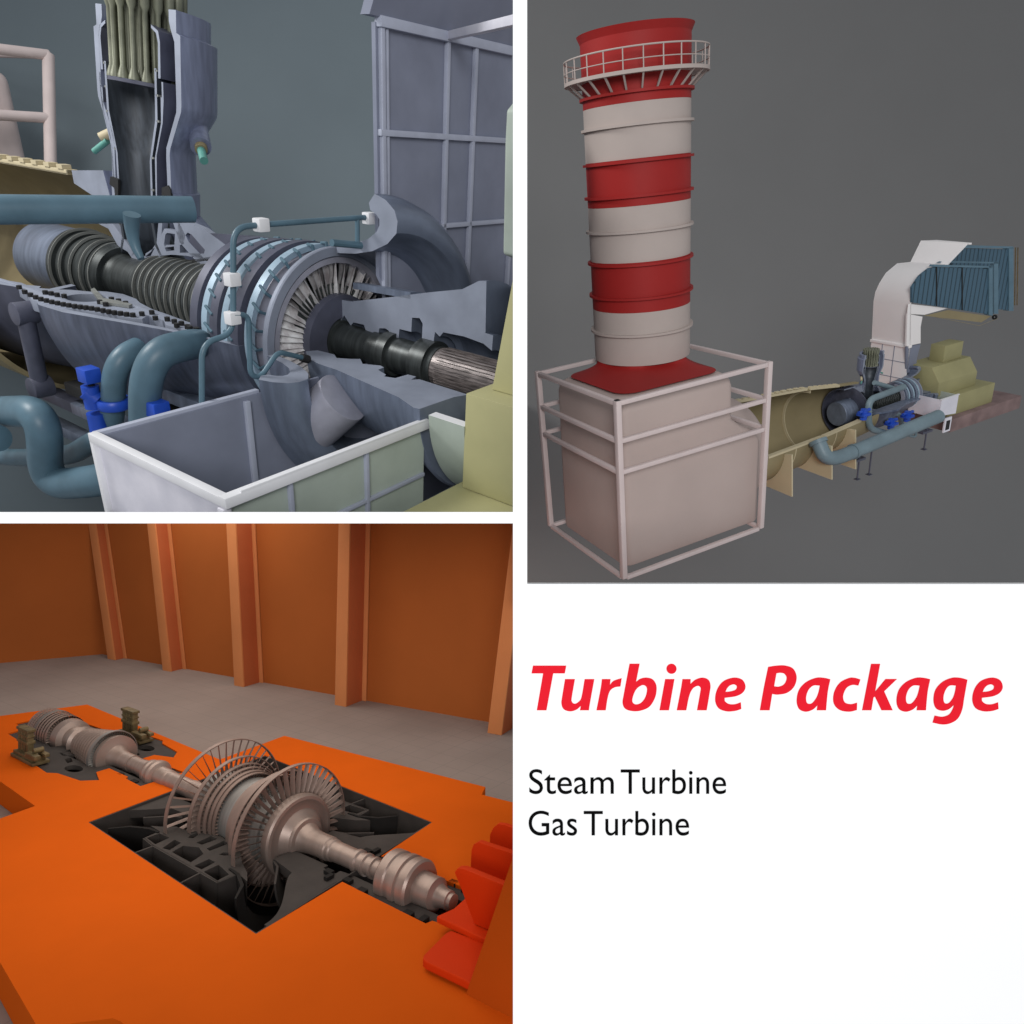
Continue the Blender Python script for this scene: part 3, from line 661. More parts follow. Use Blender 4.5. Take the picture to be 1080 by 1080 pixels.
        P = Hp((604,262),(690,286),(692,272),(660,256),(626,250)); MB().prism([p + Vector((0,0,-.087)) for p in P], (0, 0, -.07)).build('flange_lug', steel_m, g, fr, bevel=.004)
        P = Hp((700,288),(850,323),(858,296),(720,262)); MB().prism([p + Vector((0,0,-.087)) for p in P], (0, 0, -.09)).build('flange_lug', steel_m, g, fr, bevel=.004)
        # internal cut profiles inside the open joint
        P = Hp((385,152),(400,146),(440,190),(500,200),(560,215),(545,222),(480,212),(425,205)); MB().prism([p + Vector((0,0,.003)) for p in P], (0, 0, .02)).build('guide_profile', edge_m, g, fr)
    else:
        fl2 = [(-4.3,.84),(-3.31,1.08),(-3.06,1.0),(-2.42,.78),(-1.71,.80),(-1.71,.62),(-2.5,.5),(-3.5,.55),(-4.3,.6)]
        MB().prism([(x, YS - r, ZS) for x, r in fl2], (0, 0, -.07)).build('joint_flange', steel_m, g, fr)
    # upper rear casing behind the rotor
    uc = [(-4.3,.62),(-3.9,.72),(-3.75,.60),(-3.2,.44),(-2.2,.50),(-2.2,.54),(-3.0,.50),(-3.1,.80),(-3.6,.98),(-4.3,.90)]
    MB().lathe([(-2.95,.36),(-2.9,.50),(-2.2,.56),(-2.2,.44),(-2.3,.36)], CA, a0=0, a1=89.5, n=n).build('upper_casing', darkcase_m, g, fr)
    MB().lathe([(-4.5,.70),(-4.5,.80),(-4.0,.84),(-3.95,.60),(-4.05,.58)], CA, a0=0, a1=89.5, n=n).build('upper_casing', lav_m, g, fr, cut=cut_m)
    # silo combustor (half cut away) --------------------------------------------
    cx = -3.53; SC_ = (cx, YS, 0); lx = -3.62; LC = (lx, YS, 0)
    PV = Vector((-3.36, YS, .6))
    LM = Matrix.Translation(PV) @ Matrix.Rotation(math.radians(lean), 4, Vector((-5.784, 3.457, -.828)).normalized()) @ Matrix.Translation(-PV)
    def lb(b_): b_.v = [LM @ v for v in b_.v]; return b_
    so = [(.66,.43),(.86,.43),(.865,.41),(1.13,.40),(1.17,.41),(1.43,.555),(1.47,.56),(1.90,.56),(1.915,.515),(2.05,.515),(2.05,.43),(1.98,.43),(1.93,.45),(1.86,.49),(1.48,.50),(1.42,.495),(1.17,.36),(1.10,.355),(.66,.37)]
    lb(MB().lathe(so, SC_, axis='z', a0=0, a1=180, n=n)).build('silo_shell', lav_m, g, fr, cut=cut_m)
    sk = [(.655,.38),(.655,.30),(.50,.36),(.34,.62),(.22,.98),(.26,1.0),(.36,.76),(.52,.48)]
    MB().lathe([(z_, r_) for z_, r_ in sk], (cx + .12, YS, 0), axis='z', a0=0, a1=75, n=n).build('silo_skirt', lav_m, g, fr, cut=cut_m)
    li = [(.60,.245),(1.06,.25),(1.10,.265),(1.34,.345),(1.68,.35),(1.68,.325),(1.34,.315),(1.10,.24),(1.05,.225),(.60,.22)]
    lb(MB().lathe(li, LC, axis='z', a0=0, a1=180, n=n)).build('flame_liner', liner_m, g, fr, cut=cut_m)
    for zz, rr in ((.62,.247),(.84,.247),(1.07,.262),(1.33,.347),(1.50,.347),(1.66,.347)):
        lb(MB().lathe([(zz,rr-.015),(zz,rr+.014),(zz+.014,rr+.014),(zz+.014,rr-.015)], LC, axis='z', a0=0, a1=180, n=n)).build('liner_band', edge_m, g, fr)
    lb(MB().lathe([(.62,.285),(1.08,.295),(1.12,.31),(1.33,.39),(1.50,.395),(1.5,.41),(1.60,.41),(1.60,.43),(1.48,.43),(1.33,.41),(1.10,.318),(.62,.30)], LC, axis='z', a0=0, a1=180, n=n)).build('air_jacket', darkcase_m, g, fr, cut=cut_m)
    lb(MB().lathe([(1.62,.37),(1.84,.38),(1.90,.36),(1.93,.30),(1.95,.30),(1.915,.385),(1.85,.405),(1.62,.40)], LC, axis='z', a0=0, a1=180, n=n)).build('air_jacket', darkcase_m, g, fr, cut=cut_m)
    bt = MB()
    yb = YS + .12; bx_ = lx + .05
    for ring_r, cnt in ((.245, 18), (.16, 11), (.07, 5)):
        for i in range(cnt):
            a = 2*PI*i/cnt + ring_r*9; x = bx_ + ring_r*math.cos(a); y = yb + ring_r*math.sin(a)
            tb = MB() if near else bt
            tb.lathe([(1.58,0),(1.58,.040),(1.60,.038),(1.66,.019),(2.02,.019),(2.06,.034),(2.20,.037),(2.20,0)], (x, y, 0), axis='z', n=12 if near else 6, closed=False)
            if near: lb(tb).build('burner_tube', tube_m, g, fr)
    if not near: lb(bt).build('burner_bundle', tube_m, g, fr)
    lb(MB().tube([(bx_, yb, 1.555), (bx_, yb, 1.58)], .28, n=48)).build('burner_plate', darkcase_m, g, fr)
    # transition piece and cut ribs under the silo
    MB().lathe([(.60,.215),(.60,.245),(.45,.25),(.30,.33),(.24,.34),(.24,.31),(.30,.30),(.43,.22)], LC, axis='z', a0=0, a1=180, n=n).build('transition_piece', liner_m, g, fr)
    def VV(*p, y=YS): return [fr.at(100 + X/4.909, 180 + Y/4.909, 1, y) for X, Y in p]
    if near:
        MB().prism(VV((430,265),(470,262),(560,300),(690,395),(690,462),(600,470),(560,455),(470,440),(400,435),(345,440),(300,465),(250,505),(215,500),(185,440),(200,425),(240,455),(290,420),(320,370),(330,262),(350,262),(345,330),(360,300),(430,315)),
                   (0, .05, 0), holes=[VV((480,320),(500,330),(570,410),(565,430),(440,425),(440,385),(460,380),(468,335)), VV((365,330),(375,322),(415,328),(412,385),(370,385),(362,395),(358,380)), VV((362,398),(410,392),(412,412),(370,418)), VV((262,430),(300,405),(310,400),(290,440),(262,448))]).build('cut_rib', cut_m, g, fr, smooth=10)
        MB().prism(VV((740,380),(760,372),(860,378),(870,390),(800,440),(745,432)), (0, .04, 0), holes=[VV((745,392),(765,386),(850,392),(790,428),(750,424))]).build('cut_rib', cut_m, g, fr, smooth=10)
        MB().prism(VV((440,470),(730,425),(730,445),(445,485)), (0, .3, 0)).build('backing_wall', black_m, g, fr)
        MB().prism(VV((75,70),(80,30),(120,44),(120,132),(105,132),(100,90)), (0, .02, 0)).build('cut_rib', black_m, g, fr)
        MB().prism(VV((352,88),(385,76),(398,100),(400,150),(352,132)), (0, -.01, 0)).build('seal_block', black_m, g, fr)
        MB().prism(VV((20,275),(85,262),(185,400),(205,425),(190,450),(170,420),(120,390),(70,300)), (0, .05, 0)).build('cut_rib', cut_m, g, fr)
    # side nozzles
    for a, b_, m_, r_ in (((-3.16, YS + .25, 1.34), (-2.98, YS + .16, 1.22), lav_m, .075), ((-2.98, YS + .16, 1.22), (-2.955, YS + .145, 1.20), duct_m, .045), ((-2.955, YS + .145, 1.20), (-2.84, YS + .09, 1.135), green_m, .03),
                          ((-3.98, YS + .1, 1.22), (-4.08, YS, 1.13), ductl_m, .04), ((-4.02, YS + .02, 1.12), (-4.14, YS - .03, 1.02), green_m, .024)):
        lb(MB().tube([a, b_], r_, n=20)).build('igniter_nozzle', m_, g, fr)
    return g

gas_turbine(D1, 'large cutaway gas turbine of blue grey steel in the upper left picture', lean=6.5)
# --- exhaust duct
def exhaust_duct(fr, label, r=.80, x0=-11.0, x1=-4.56, near=True):
    e = thing(fr, 'exhaust_duct', (-7, YS, ZS - r), label, 'duct')
    MB().lathe([(x0,r),(x1,r),(x1,r-.04),(x0,r-.04)], CA, a0=360, a1=450, n=96).build('duct_shell', duct_m, e, fr, cut=ductl_m)
    MB().lathe([(x0,1.22),(x1 + .1,1.12),(x1 + .1,1.08),(x0,1.18)], CA, a0=182, a1=360, n=96).build('duct_shell', duct_m, e, fr, cut=ductl_m)
    MB().box((x0, YS - .012, ZS + r + .002), (x1 - .35*5, YS + .06, ZS + r + .05)).build('edge_flange', ductl_m, e, fr, bevel=.006)
    MB().box((x1 - .35*5 + .01, YS - .012, ZS + r - .03), (x1, YS + .09, ZS + r + .0)).build('edge_flange', ductl_m, e, fr, bevel=.006)
    for i in range(22):
        x = x1 - .06 - i*.22
        zz = ZS + r + (.001 if i < 8 else .051)
        MB().box((x - .07, YS - .02, zz), (x + .02, YS + .06, zz + .035)).build('flange_tooth', ductl_m, e, fr)
    MB().box((x0, YS - r - .02, ZS), (x1, YS - r + .07, ZS + .03)).build('edge_flange', ductl_m, e, fr, bevel=.006)
    return e
exhaust_duct(D1, 'tan exhaust duct with a toothed cream edge left of the large cutaway turbine')
# ------------------------------------------------------------------ things round the large turbine (upper left cell)
fr = D1
# intake plenum, cut open
pn = thing(fr, 'intake_plenum', (-.5, .6, -.9), 'white open-topped intake box with gridded panels under the large turbine', 'intake plenum')
zb = -1.25
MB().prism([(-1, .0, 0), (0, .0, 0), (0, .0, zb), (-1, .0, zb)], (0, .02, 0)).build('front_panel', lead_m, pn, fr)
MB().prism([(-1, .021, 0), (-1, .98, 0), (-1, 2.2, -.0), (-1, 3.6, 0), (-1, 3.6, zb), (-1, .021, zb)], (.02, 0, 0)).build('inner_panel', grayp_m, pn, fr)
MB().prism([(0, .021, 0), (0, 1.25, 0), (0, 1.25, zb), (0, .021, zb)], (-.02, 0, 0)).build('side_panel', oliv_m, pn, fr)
def bar(p, q, w, name='trim_rail', m=frame_m, h=None): return MB().beam(p, q, w, h or w, ).build(name, m, pn, fr, bevel=w*.12)
bar((-1.01, -.008, 0), (.008, -.008, 0), .045, m=whitebox_m); bar((.012, -.03, .001), (.012, 1.26, .001), .05, m=whitebox_m); bar((-1.012, .0, 0), (-1.012, .95, 0), .035)
bar((-1.0, -.012, -.02), (-1.0, -.012, zb), .03, m=whitebox_m); bar((-.0, -.016, -.03), (0, -.016, zb), .04, m=lead_m)
bar((.03, .05, .03), (.03, 1.24, .03), .012, m=whitebox_m)
for y in (.32, .80): bar((.008, y, -.03), (.008, y, zb), .022, m=frame_m)
for z_ in (-.30,): bar((.008, .02, z_), (.008, 1.24, z_), .02, m=frame_m)
for y in (.84, ): bar((-.975, y, -.02), (-.975, y, zb), .035)
up = thing(fr, 'intake_duct', (-1, 3, .5), 'tall lavender grey panelled wall of the intake duct above the turbine inlet', 'duct')
MB().prism([(-1, 1.955, .55), (-1, 1.955, 1.93), (-1, 5.2, 1.93), (-1, 5.2, .0), (-1, 2.3, .0)], (-.03, 0, 0)).build('wall_panel', grayp_m, up, fr)
def ub(p, q, w, m=frame_m, n='frame_rail'): return MB().beam(p, q, w, w).build(n, m, up, fr, bevel=w*.1)
for y in (1.99, 2.03, 2.58, 2.87, 3.4): ub((-.985, y, .3), (-.985, y, 1.93), .03 if y != 2.03 else .018)
ub((-.985, 1.96, 1.935), (-.985, 5, 1.935), .055); ub((-.985, 1.96, 1.38), (-.985, 5, 1.38), .035); ub((-.985, 2.5, .83), (-.985, 5, .83), .03)
ub((-.97, 2.58, 1.94), tuple(fr.at(548, 20.5, 0, 0.0)), .045, m=lead_m)
MB().prism([(-1.04, 1.88, 1.955), (-.97, 1.88, 1.955), (-.70, 1.88, 2.5), (-.78, 1.88, 2.5)], (0, 3.6, 0)).build('upper_band', grayp_m, up, fr)
cvx = thing(fr, 'rounded_cover', (.1, 1.9, .8), 'narrow pale rounded cover at the right edge of the large turbine picture', 'cover')
MB().prism([fr.at(530, 268, 0, .05), fr.at(530, 262, 0, .05), fr.at(532, 150, 0, .05), fr.at(533.5, 116, 0, .05), fr.at(540, 108, 0, .05), fr.at(565, 100, 0, .05), fr.at(565, 285, 0, .05)], (.12, 0, 0)).build('shell', oliv_m, cvx, fr, bevel=.02, seg=4)

# generator
gn = thing(fr, 'generator', (1.6, 1.9, -.6), 'pale yellow generator block at the right edge beside the large turbine shaft', 'generator')
MB().box((.30, 1.22, -.28), (2.4, 2.7, .25)).build('lower_body', tan_m, gn, fr, bevel=.006)
MB().prism([(.36, 1.36, .252), (.36, 1.52, .95), (.36, 1.9, 1.3), (.36, 2.3, 1.3), (.36, 2.6, .252)], (2.0, 0, 0)).build('hood', tan_m, gn, fr, bevel=.006)
MB().box((.25, .62, -.72), (2.4, 2.9, -.283)).build('base', tan_m, gn, fr, bevel=.006)

# pipes
def W(*p): return [fr.at(u, v, a, val) for u, v, a, val in p]
def pipe(name, pts, r, label, rad=.25, m=pipe_m, cap=True, n=28):
    e = thing(fr, name, tuple(Vector(pts[0])), label, 'pipe'); MB().tube(smoothpath(pts, rad, 14), r, n=n).build('run', m, e, fr, smooth=50)
    return e
A, Bp = W((-60, 221, 2, .86), (203, 221, 2, .86))
e = pipe('steam_pipe', [A, Bp], .079, 'thick straight blue grey pipe crossing level in front of the silo', .1)
Pd = fr.at(139, 226, 2, .86); yq = Pd.y
MB().tube([Pd] + [fr.at(u, v, 1, yq) for u, v in ((139, 240), (140.5, 252), (144, 263), (149, 273))], .048, n=20, r1=.020).build('branch', pipe_m, e, fr, smooth=50)
y_ = .62
e = pipe('looped_pipe', W((-60, 434, 1, y_), (48, 434, 1, y_), (47, 512, 1, y_), (118, 506, 1, y_ + .1), (200, 470, 1, y_ + .5)), .118, 'fat blue grey pipe bending down in an S at the lower left', .36)
e = pipe('bypass_pipe', W((-40, 478, 1, 1.0), (20, 483, 1, 1.0), (75, 480, 1, .95), (118, 455, 1, .9), (121, 380, 1, .9), (158, 362, 1, 1.2), (185, 362, 1, 1.9)), .08, 'thin blue grey pipe rising through the ring of the blue valve', .22)
e = pipe('inlet_pipe', W((153, 470, 1, .8), (153, 376, 1, .8), (206, 361, 1, 1.15), (235, 368, 1, 1.9)), .098, 'fat blue grey pipe curving up behind the blue valve into the casing', .36)
e = pipe('stub_pipe', W((-30, 462, 1, .4), (-2, 462, 1, .45)), .10, 'short blue grey pipe end at the left edge under the S bend', .1)
# blue valve
def valve(c, s, label, grp='blue valves on the pipes'):
    v = thing(fr, 'valve', tuple(c), label, 'valve', grp); x, y, z = c
    MB().lathe([(-.035*s,.07*s),(-.035*s,.105*s),(-.02*s,.115*s),(.02*s,.115*s),(.035*s,.105*s),(.035*s,.07*s)], c, axis='z', n=40).build('ring', blue_m, v, fr)
    d = (fr.T.inverted().to_3x3() @ Vector((-1, -.3, 0))).normalized()
    C_ = Vector(c)
    MB().tube([C_ + d*.10*s + Vector((0,0,.02)), C_ + d*.16*s + Vector((0,0,.08*s))], .06*s, n=20).build('neck', blue_m, v, fr)
    q = C_ + d*.12*s + Vector((0, 0, .20*s))
    MB().box((q.x-.06*s, q.y-.055*s, q.z-.05*s), (q.x+.06*s, q.y+.055*s, q.z+.05*s)).build('actuator_box', blue_m, v, fr, bevel=.008)
    MB().tube([q - Vector((0,0,.07*s)), q - Vector((0,0,.15*s))], .022*s, n=16).build('stem', black_m, v, fr)
    q2 = C_ + d*.13*s
    MB().tube([q2 + Vector((0,0,.12*s)), q2 + Vector((0,0,-.04*s))], .058*s, n=32).build('bonnet', blue_m, v, fr)
    q3 = C_ + d*.13*s + Vector((0,0,-.14*s))
    MB().tube([q3 + Vector((0,0,.06*s)), q3 + Vector((0,0,-.14*s))], .06*s, n=20).build('drain_cylinder', blue_m, v, fr)
    return v
valve(fr.at(120, 425, 1, .9), 1.0, 'blue valve with a square actuator box clamped round the thin pipe')
valve(fr.at(192, 462, 1, .9), 1.0, 'blue valve half hidden behind the corner of the white intake box')
# strut and foundation
s1 = thing(fr, 'support_strut', tuple(fr.at(26, 330, 1, .95)), 'slim dark grey strut with forked ends leaning under the casing flange', 'strut')
a, b_ = W((26, 330, 1, .92), (43, 408, 1, .92))
MB().tube([a, b_], .062, n=20).build('rod', darkcase_m, s1, fr)
for q in (a, b_):
    MB().tube([q + Vector((0, -.075, 0)), q + Vector((0, .075, 0))], .085, n=20).build('fork', darkcase_m, s1, fr, bevel=.005)
fd = thing(fr, 'foundation_frame', (-3, 1.2, -.9), 'dark grey foundation beams lying low between the pipes', 'frame')
z0_ = -.85
for a, b_, w_, m_ in (((45, 415), (100, 432), .13, darkcase_m), ((75, 405), (100, 420), .12, black_m), ((50, 440), (100, 470), .12, steel_m), ((85, 430), (180, 470), .16, steel_m), ((170, 415), (260, 440), .14, steel_m), ((160, 425), (240, 470), .2, black_m)):
    p, q = W((a[0], a[1], 1, 1.35), (b_[0], b_[1], 1, 1.35)); q.z = p.z = (p.z + q.z) / 2 if abs(p.z-q.z) < .2 else p.z
    MB().beam(p, q, w_, .10).build('beam', m_, fd, fr, bevel=.006)
# instrument tube with white junction boxes
it = thing(fr, 'instrument_tube', tuple(fr.at(245, 345, 0, -1.1)), 'slim blue tube loop with four white junction boxes over the vane rings', 'tube')
X_ = -1.08
MB().tube(smoothpath(W((213, 520, 0, -1.07), (213, 362, 0, -1.07), (246, 352, 0, X_), (246, 240, 0, X_), (277, 237, 0, X_), (388, 229, 0, X_), (402, 230, 0, X_), (402, 262, 0, X_)), .09), .016, n=12).build('loop', pipe_m, it, fr, smooth=50)
MB().tube(smoothpath(W((246, 332, 0, X_+.02), (262, 332, 0, X_+.02), (264, 396, 0, X_+.04), (275, 398, 0, X_+.04), (293, 371, 0, X_+.04), (322, 378, 0, X_+.02)), .05), .0155, n=12).build('branch', pipe_m, it, fr, smooth=50)
P = W((318, 377, 0, X_+.02), (325, 379, 0, X_+.02)); MB().tube(P, .026, n=12).build('plug', black_m, it, fr)
MB().tube(W((377, 230, 0, X_), (377, 258, 0, X_)), .015, n=10).build('drop', pipe_m, it, fr); MB().tube(W((350, 256, 0, X_), (382, 259, 0, X_)), .022, n=10).build('foot', pipe_m, it, fr)
for u, v in ((275, 237), (389, 230), (244.5, 294.5), (245, 335)):
    c = fr.at(u, v, 0, X_); s = .035
    MB().box((c.x-s*.8, c.y-s, c.z-s), (c.x+s, c.y+s, c.z+s)).build('junction_box', whitebox_m, it, fr, bevel=.008)
# stack base seen behind, far left
sb = thing(fr, 'chimney', (-9, 2.6, 0), 'rosy white stack base behind its tube frame at the far left', 'chimney')
a, b_ = W((-60, 70, 0, -9.4), (13, 80, 0, -9.4))
top = fr.at(10, 76, 0, -9.4)
MB().box((-10.6, top.y - 2.5, ZS + .3), (-9.4, top.y, top.z)).build('body', pink_m, sb, fr, bevel=.16, seg=5)
sf_ = thing(fr, 'scaffold', (-8.6, 3, 0), 'rosy white tube frame standing round the stack base at the far left', 'frame')
a = fr.at(51, 58, 0, -8.6); lo_ = fr.at(54, 200, 0, a.x)
dn = (fr.T.inverted().to_3x3() @ Vector((.02, 0, -1))).normalized()
def tb(p, q, r=.065): MB().tube([p, q], r, n=16).build('rail', pink_m, sf_, fr)
tb(a, a + dn*1.7, .07)
for k, v in enumerate((56, 112, 160)):
    q = a + dn*((0, .80, 1.5)[k]); tb(q, q + Vector((0, -3, 0)), .06)
    if k < 2: tb(q, q + Vector((-3, 0, 0)), .045)
# ------------------------------------------------------------------ whole plant (upper right cell)
fr = D2
rosy_m = material('rosy_white_paint', rgb(182, 166, 160, 1.0), rough=.65, var=.05, scale=2.5, bump=.02, spec=.2)
redp_m = material('chimney_red_paint', rgb(150, 34, 32, 1.0), rough=.6, var=.08, scale=3, spec=.25)
offw_m = material('chimney_off_white_paint', rgb(176, 164, 158, 1.0), rough=.65, var=.05, scale=3, spec=.2)
whitep_m = material('intake_white_sheet', (.90, .86, .85), rough=.6, var=.03, scale=3, spec=.25)
filt_m = material('filter_blue_pleats', rgb(72, 100, 118, 1.05), rough=.6, var=.25, scale=40, streak=(60, 60, .5), spec=.3)
nt_ = filt_m.node_tree; wv = nt_.nodes.new('ShaderNodeTexWave'); wv.inputs['Scale'].default_value = 6.5; wv.inputs['Distortion'].default_value = .3
mm = nt_.nodes.new('ShaderNodeMix'); mm.data_type = 'RGBA'; pq = [n for n in nt_.nodes if n.type == 'BSDF_PRINCIPLED'][0]; rq = [n for n in nt_.nodes if n.type == 'VALTORGB'][0]
rq2 = nt_.nodes.new('ShaderNodeValToRGB'); rq2.color_ramp.elements[0].position = .0; rq2.color_ramp.elements[1].position = .25
nt_.links.new([n for n in nt_.nodes if n.type == 'TEX_COORD'][0].outputs['Object'], wv.inputs['Vector']); nt_.links.new(wv.outputs['Fac'], rq2.inputs[0]); nt_.links.new(rq2.outputs[0], mm.inputs['Factor'])
mm.inputs[6].default_value = (.022, .045, .062, 1); nt_.links.new(rq.outputs[0], mm.inputs[7]); nt_.links.new(mm.outputs[2], pq.inputs['Base Color'])
fedge_m = material('filter_frame_blue', rgb(92, 120, 136, 1.05), rough=.5, var=.1, scale=10, spec=.3)
pipeg_m = material('pipe_grey_paint', rgb(108, 126, 134, 1.05), rough=.45, var=.12, scale=8, spec=.4)
gen2_m = material('generator_olive_paint', rgb(152, 147, 108, 1.05), rough=.65, var=.07, scale=6, spec=.2)
plinth_m = material('plinth_brown_stone', rgb(128, 108, 106, 1.05), rough=.8, var=.22, scale=9, spec=.2)
AX, AY, CR = .5686, .5757, .269
cam2 = fr.T.inverted() @ Vector((0, 0, 0))
toC = Vector((cam2.x - AX, cam2.y - AY, 0)).normalized()
def zc(v, r=CR):           # height on the chimney's front at photo row v
    P = Vector((AX, AY, 0)) + toC * r
    best = None
    for i in range(2600):
        z = i * .0012; Q = fr.T @ Vector((P.x, P.y, z)); vv = 540 - F * Q.z / Q.y
        if best is None or abs(vv - v) < best[0]: best = (abs(vv - v), z)
    return best[1]
ch = thing(fr, 'chimney', (AX, AY, 0), 'tall red and off white banded chimney with a railed gallery near its top', 'chimney')
bands = [(24, redp_m), (107, offw_m), (167, redp_m), (217, offw_m), (277, redp_m), (330, offw_m), (386, None)]
for (v0, m), (v1, _) in zip(bands, bands[1:]):
    z1, z0 = zc(v0), zc(v1)
    MB().lathe([(z0 + .0005, CR - .02), (z0 + .0005, CR), (z1, CR), (z1, CR - .02)], (AX, AY, 0), axis='z', n=96).build('painted_band', m, ch, fr)
zt = zc(24)
MB().lathe([(zt - .03, CR), (zt - .012, CR + .008), (zt + .004, CR + .016), (zt + .004, CR - .02), (zt - .03, CR - .02)], (AX, AY, 0), axis='z', n=96).build('top_lip', redp_m, ch, fr)
MB().tube([(AX, AY, zt - .3), (AX, AY, zt - .29)], CR - .021, n=64).build('flue_bottom', black_m, ch, fr)
for v, m in ((132, offw_m), (171, redp_m), (208, redp_m), (246, offw_m), (281, redp_m), (317, redp_m), (356, offw_m)):
    z = zc(v, CR + .012); MB().lathe([(z, CR - .002), (z, CR + .016), (z + .012, CR + .016), (z + .012, CR - .002)], (AX, AY, 0), axis='z', n=96).build('hoop', m, ch, fr)
# flared red skirt and rounded base
FX, FY, FH, FH1, FH2 = .9764, .805, 1.0, .7886, .6207
xu = fr.at(776, 430, 1, .06).x; xl = fr.at(802, 540, 1, .05).x; yl = fr.at(586, 450, 0, .05).y
zt0 = zc(386)
def rrect(x0, y0, x1, y1, r, n=6):
    out = []
    for cx_, cy_, t0 in ((x1 - r, y1 - r, 0), (x0 + r, y1 - r, 90), (x0 + r, y0 + r, 180), (x1 - r, y0 + r, 270)):
        for k in range(n + 1):
            t = math.radians(t0 + 90*k/n); out.append((cx_ + r*math.cos(t), cy_ + r*math.sin(t)))
    return out
ZT = zt0 - .06; lev = [(.02, xl, .0), (.03, xl, -.004), (.52, xl, 0), (.58, xl - (xl-xu)*.15, .001), (.64, xl - (xl-xu)*.65, .003), (.70, xu, .004), (ZT - .075, xu, .006), (ZT - .045, xu, .012), (ZT - .022, xu, .024), (ZT - .006, xu, .045), (ZT, xu, .075)]
vs = []; 
for z, xr_, ins in lev: vs += [(x, y, z) for x, y in rrect(.058 + ins, .058 + ins, xr_ - ins, yl - ins, .05)]
m_ = 28; fs = []
for i in range(len(lev) - 1):
    for k in range(m_): fs.append([i*m_ + k, i*m_ + (k+1) % m_, (i+1)*m_ + (k+1) % m_, (i+1)*m_ + k])
fs += [list(range(m_))[::-1], [(len(lev)-1)*m_ + k for k in range(m_)]]
MB().add(vs, fs).build('base', rosy_m, ch, fr, smooth=50)
# red skirt: from the round stack out to the rounded square shoulders
vs = []; nst = 9
rp_ = rrect(.105, .105, xu - .05, yl - .05, .10)
for i in range(nst + 1):
    t = i / nst; f_ = t**1.9; z = zt0 - (zt0 - ZT - .012)*t**.75
    for x, y in rp_:
        an = math.atan2(y - AY, x - AX); vs.append(((AX + CR*math.cos(an))*(1 - f_) + x*f_, (AY + CR*math.sin(an))*(1 - f_) + y*f_, z))
fs = []
for i in range(nst):
    for k in range(m_): fs.append([i*m_ + k, i*m_ + (k+1) % m_, (i+1)*m_ + (k+1) % m_, (i+1)*m_ + k])
fs.append([nst*m_ + k for k in range(m_)])
MB().add(vs, fs).build('skirt', redp_m, ch, fr, smooth=70)
# gallery with railing
zg = zc(75, CR + .09); R1 = CR + .088
MB().lathe([(zg, CR - .002), (zg + .012, CR - .002), (zg + .012, R1), (zg - .004, R1), (zg - .004, R1 - .006), (zg, R1 - .006)], (AX, AY, 0), axis='z', n=64).build('gallery_deck', offw_m, ch, fr)
for k in range(24):
    t = 2*PI*k/24; e = Vector((math.cos(t), math.sin(t), 0)); c = Vector((AX, AY, 0))
    MB().beam(c + e*(R1 - .01) + Vector((0,0,zg)), c + e*(CR + .004) + Vector((0,0,zg - .065)), .008, .008, up=(0,0,1)).build('gallery_bracket', offw_m, ch, fr)
    MB().tube([c + e*(R1 - .004) + Vector((0,0,zg)), c + e*(R1 - .004) + Vector((0,0,zg + .10))], .0030, n=8).build('railing_post', offw_m, ch, fr)
for zz, rr in ((.10, .0038), (.05, .0024)):
    MB().tube([Vector((AX + (R1 - .004)*math.cos(2*PI*i/72), AY + (R1 - .004)*math.sin(2*PI*i/72), zg + zz)) for i in range(73)], rr, n=8, caps=False).build('handrail', offw_m, ch, fr)
zz_ = zc(97); MB().lathe([(zz_, CR - .002), (zz_, CR + .016), (zz_ + .012, CR + .016), (zz_ + .012, CR - .002)], (AX, AY, 0), axis='z', n=96).build('hoop', redp_m, ch, fr)
# frame round the base
ff = thing(fr, 'scaffold', (0, 0, 0), 'rosy white box frame of pipes standing round the square chimney base', 'frame')
w = .030
for x, y in ((0, 0), (FX, 0), (0, FY), (FX, FY)):
    MB().beam((x, y, .0), (x, y, FH), w*1.05, w*1.05).build('post', pink_m, ff, fr, bevel=.006)
for z in (0.0, FH2, FH1, FH - w/2):
    q = w*.53
    for p0_, p1_ in (((q, 0, z), (FX - q, 0, z)), ((q, FY, z), (FX - q, FY, z)), ((0, q, z), (0, FY - q, z)), ((FX, q, z), (FX, FY - q, z))):
        MB().beam(p0_, p1_, w*.8, w*.8).build('rail', pink_m, ff, fr, bevel=.005)
MB().box((-.012, -.012, FH + .0005), (.012, .012, FH + .003)).build('post_hole', black_m, ff, fr)

# exhaust duct, tapered half shell
AZ2 = .329; AYY = .48
du = thing(fr, 'exhaust_duct', (1.6, AYY, 0), 'tan half-open exhaust duct leading from the chimney base to the small turbine', 'duct')
prf = [(.99,.30),(1.25,.285),(1.70,.255),(2.10,.205),(2.30,.186),(2.30,.176),(2.10,.193),(1.70,.243),(1.25,.273),(.99,.288)]
MB().lathe(prf, (0, AYY, AZ2), a0=180, a1=450, n=96).build('duct_shell', duct_m, du, fr)
MB().lathe([(.985,.0),(1.0,.24),(1.08,.30),(1.12,.312),(1.20,.312),(1.20,.302),(1.0,.302),(.985,.302)][0:0] or [(1.0,.303),(1.02,.325),(1.16,.325),(1.19,.303)], (0, AYY, AZ2), a0=0, a1=360, n=96).build('collar', rosy_m, du, fr)
MB().lathe([(.93,.0),(.93,.27),(.97,.31),(1.0,.318),(1.04,.318),(1.04,.30),(1.0,.286)], (0, AYY, AZ2), a0=0, a1=360, n=96, closed=False).build('collar', rosy_m, du, fr)
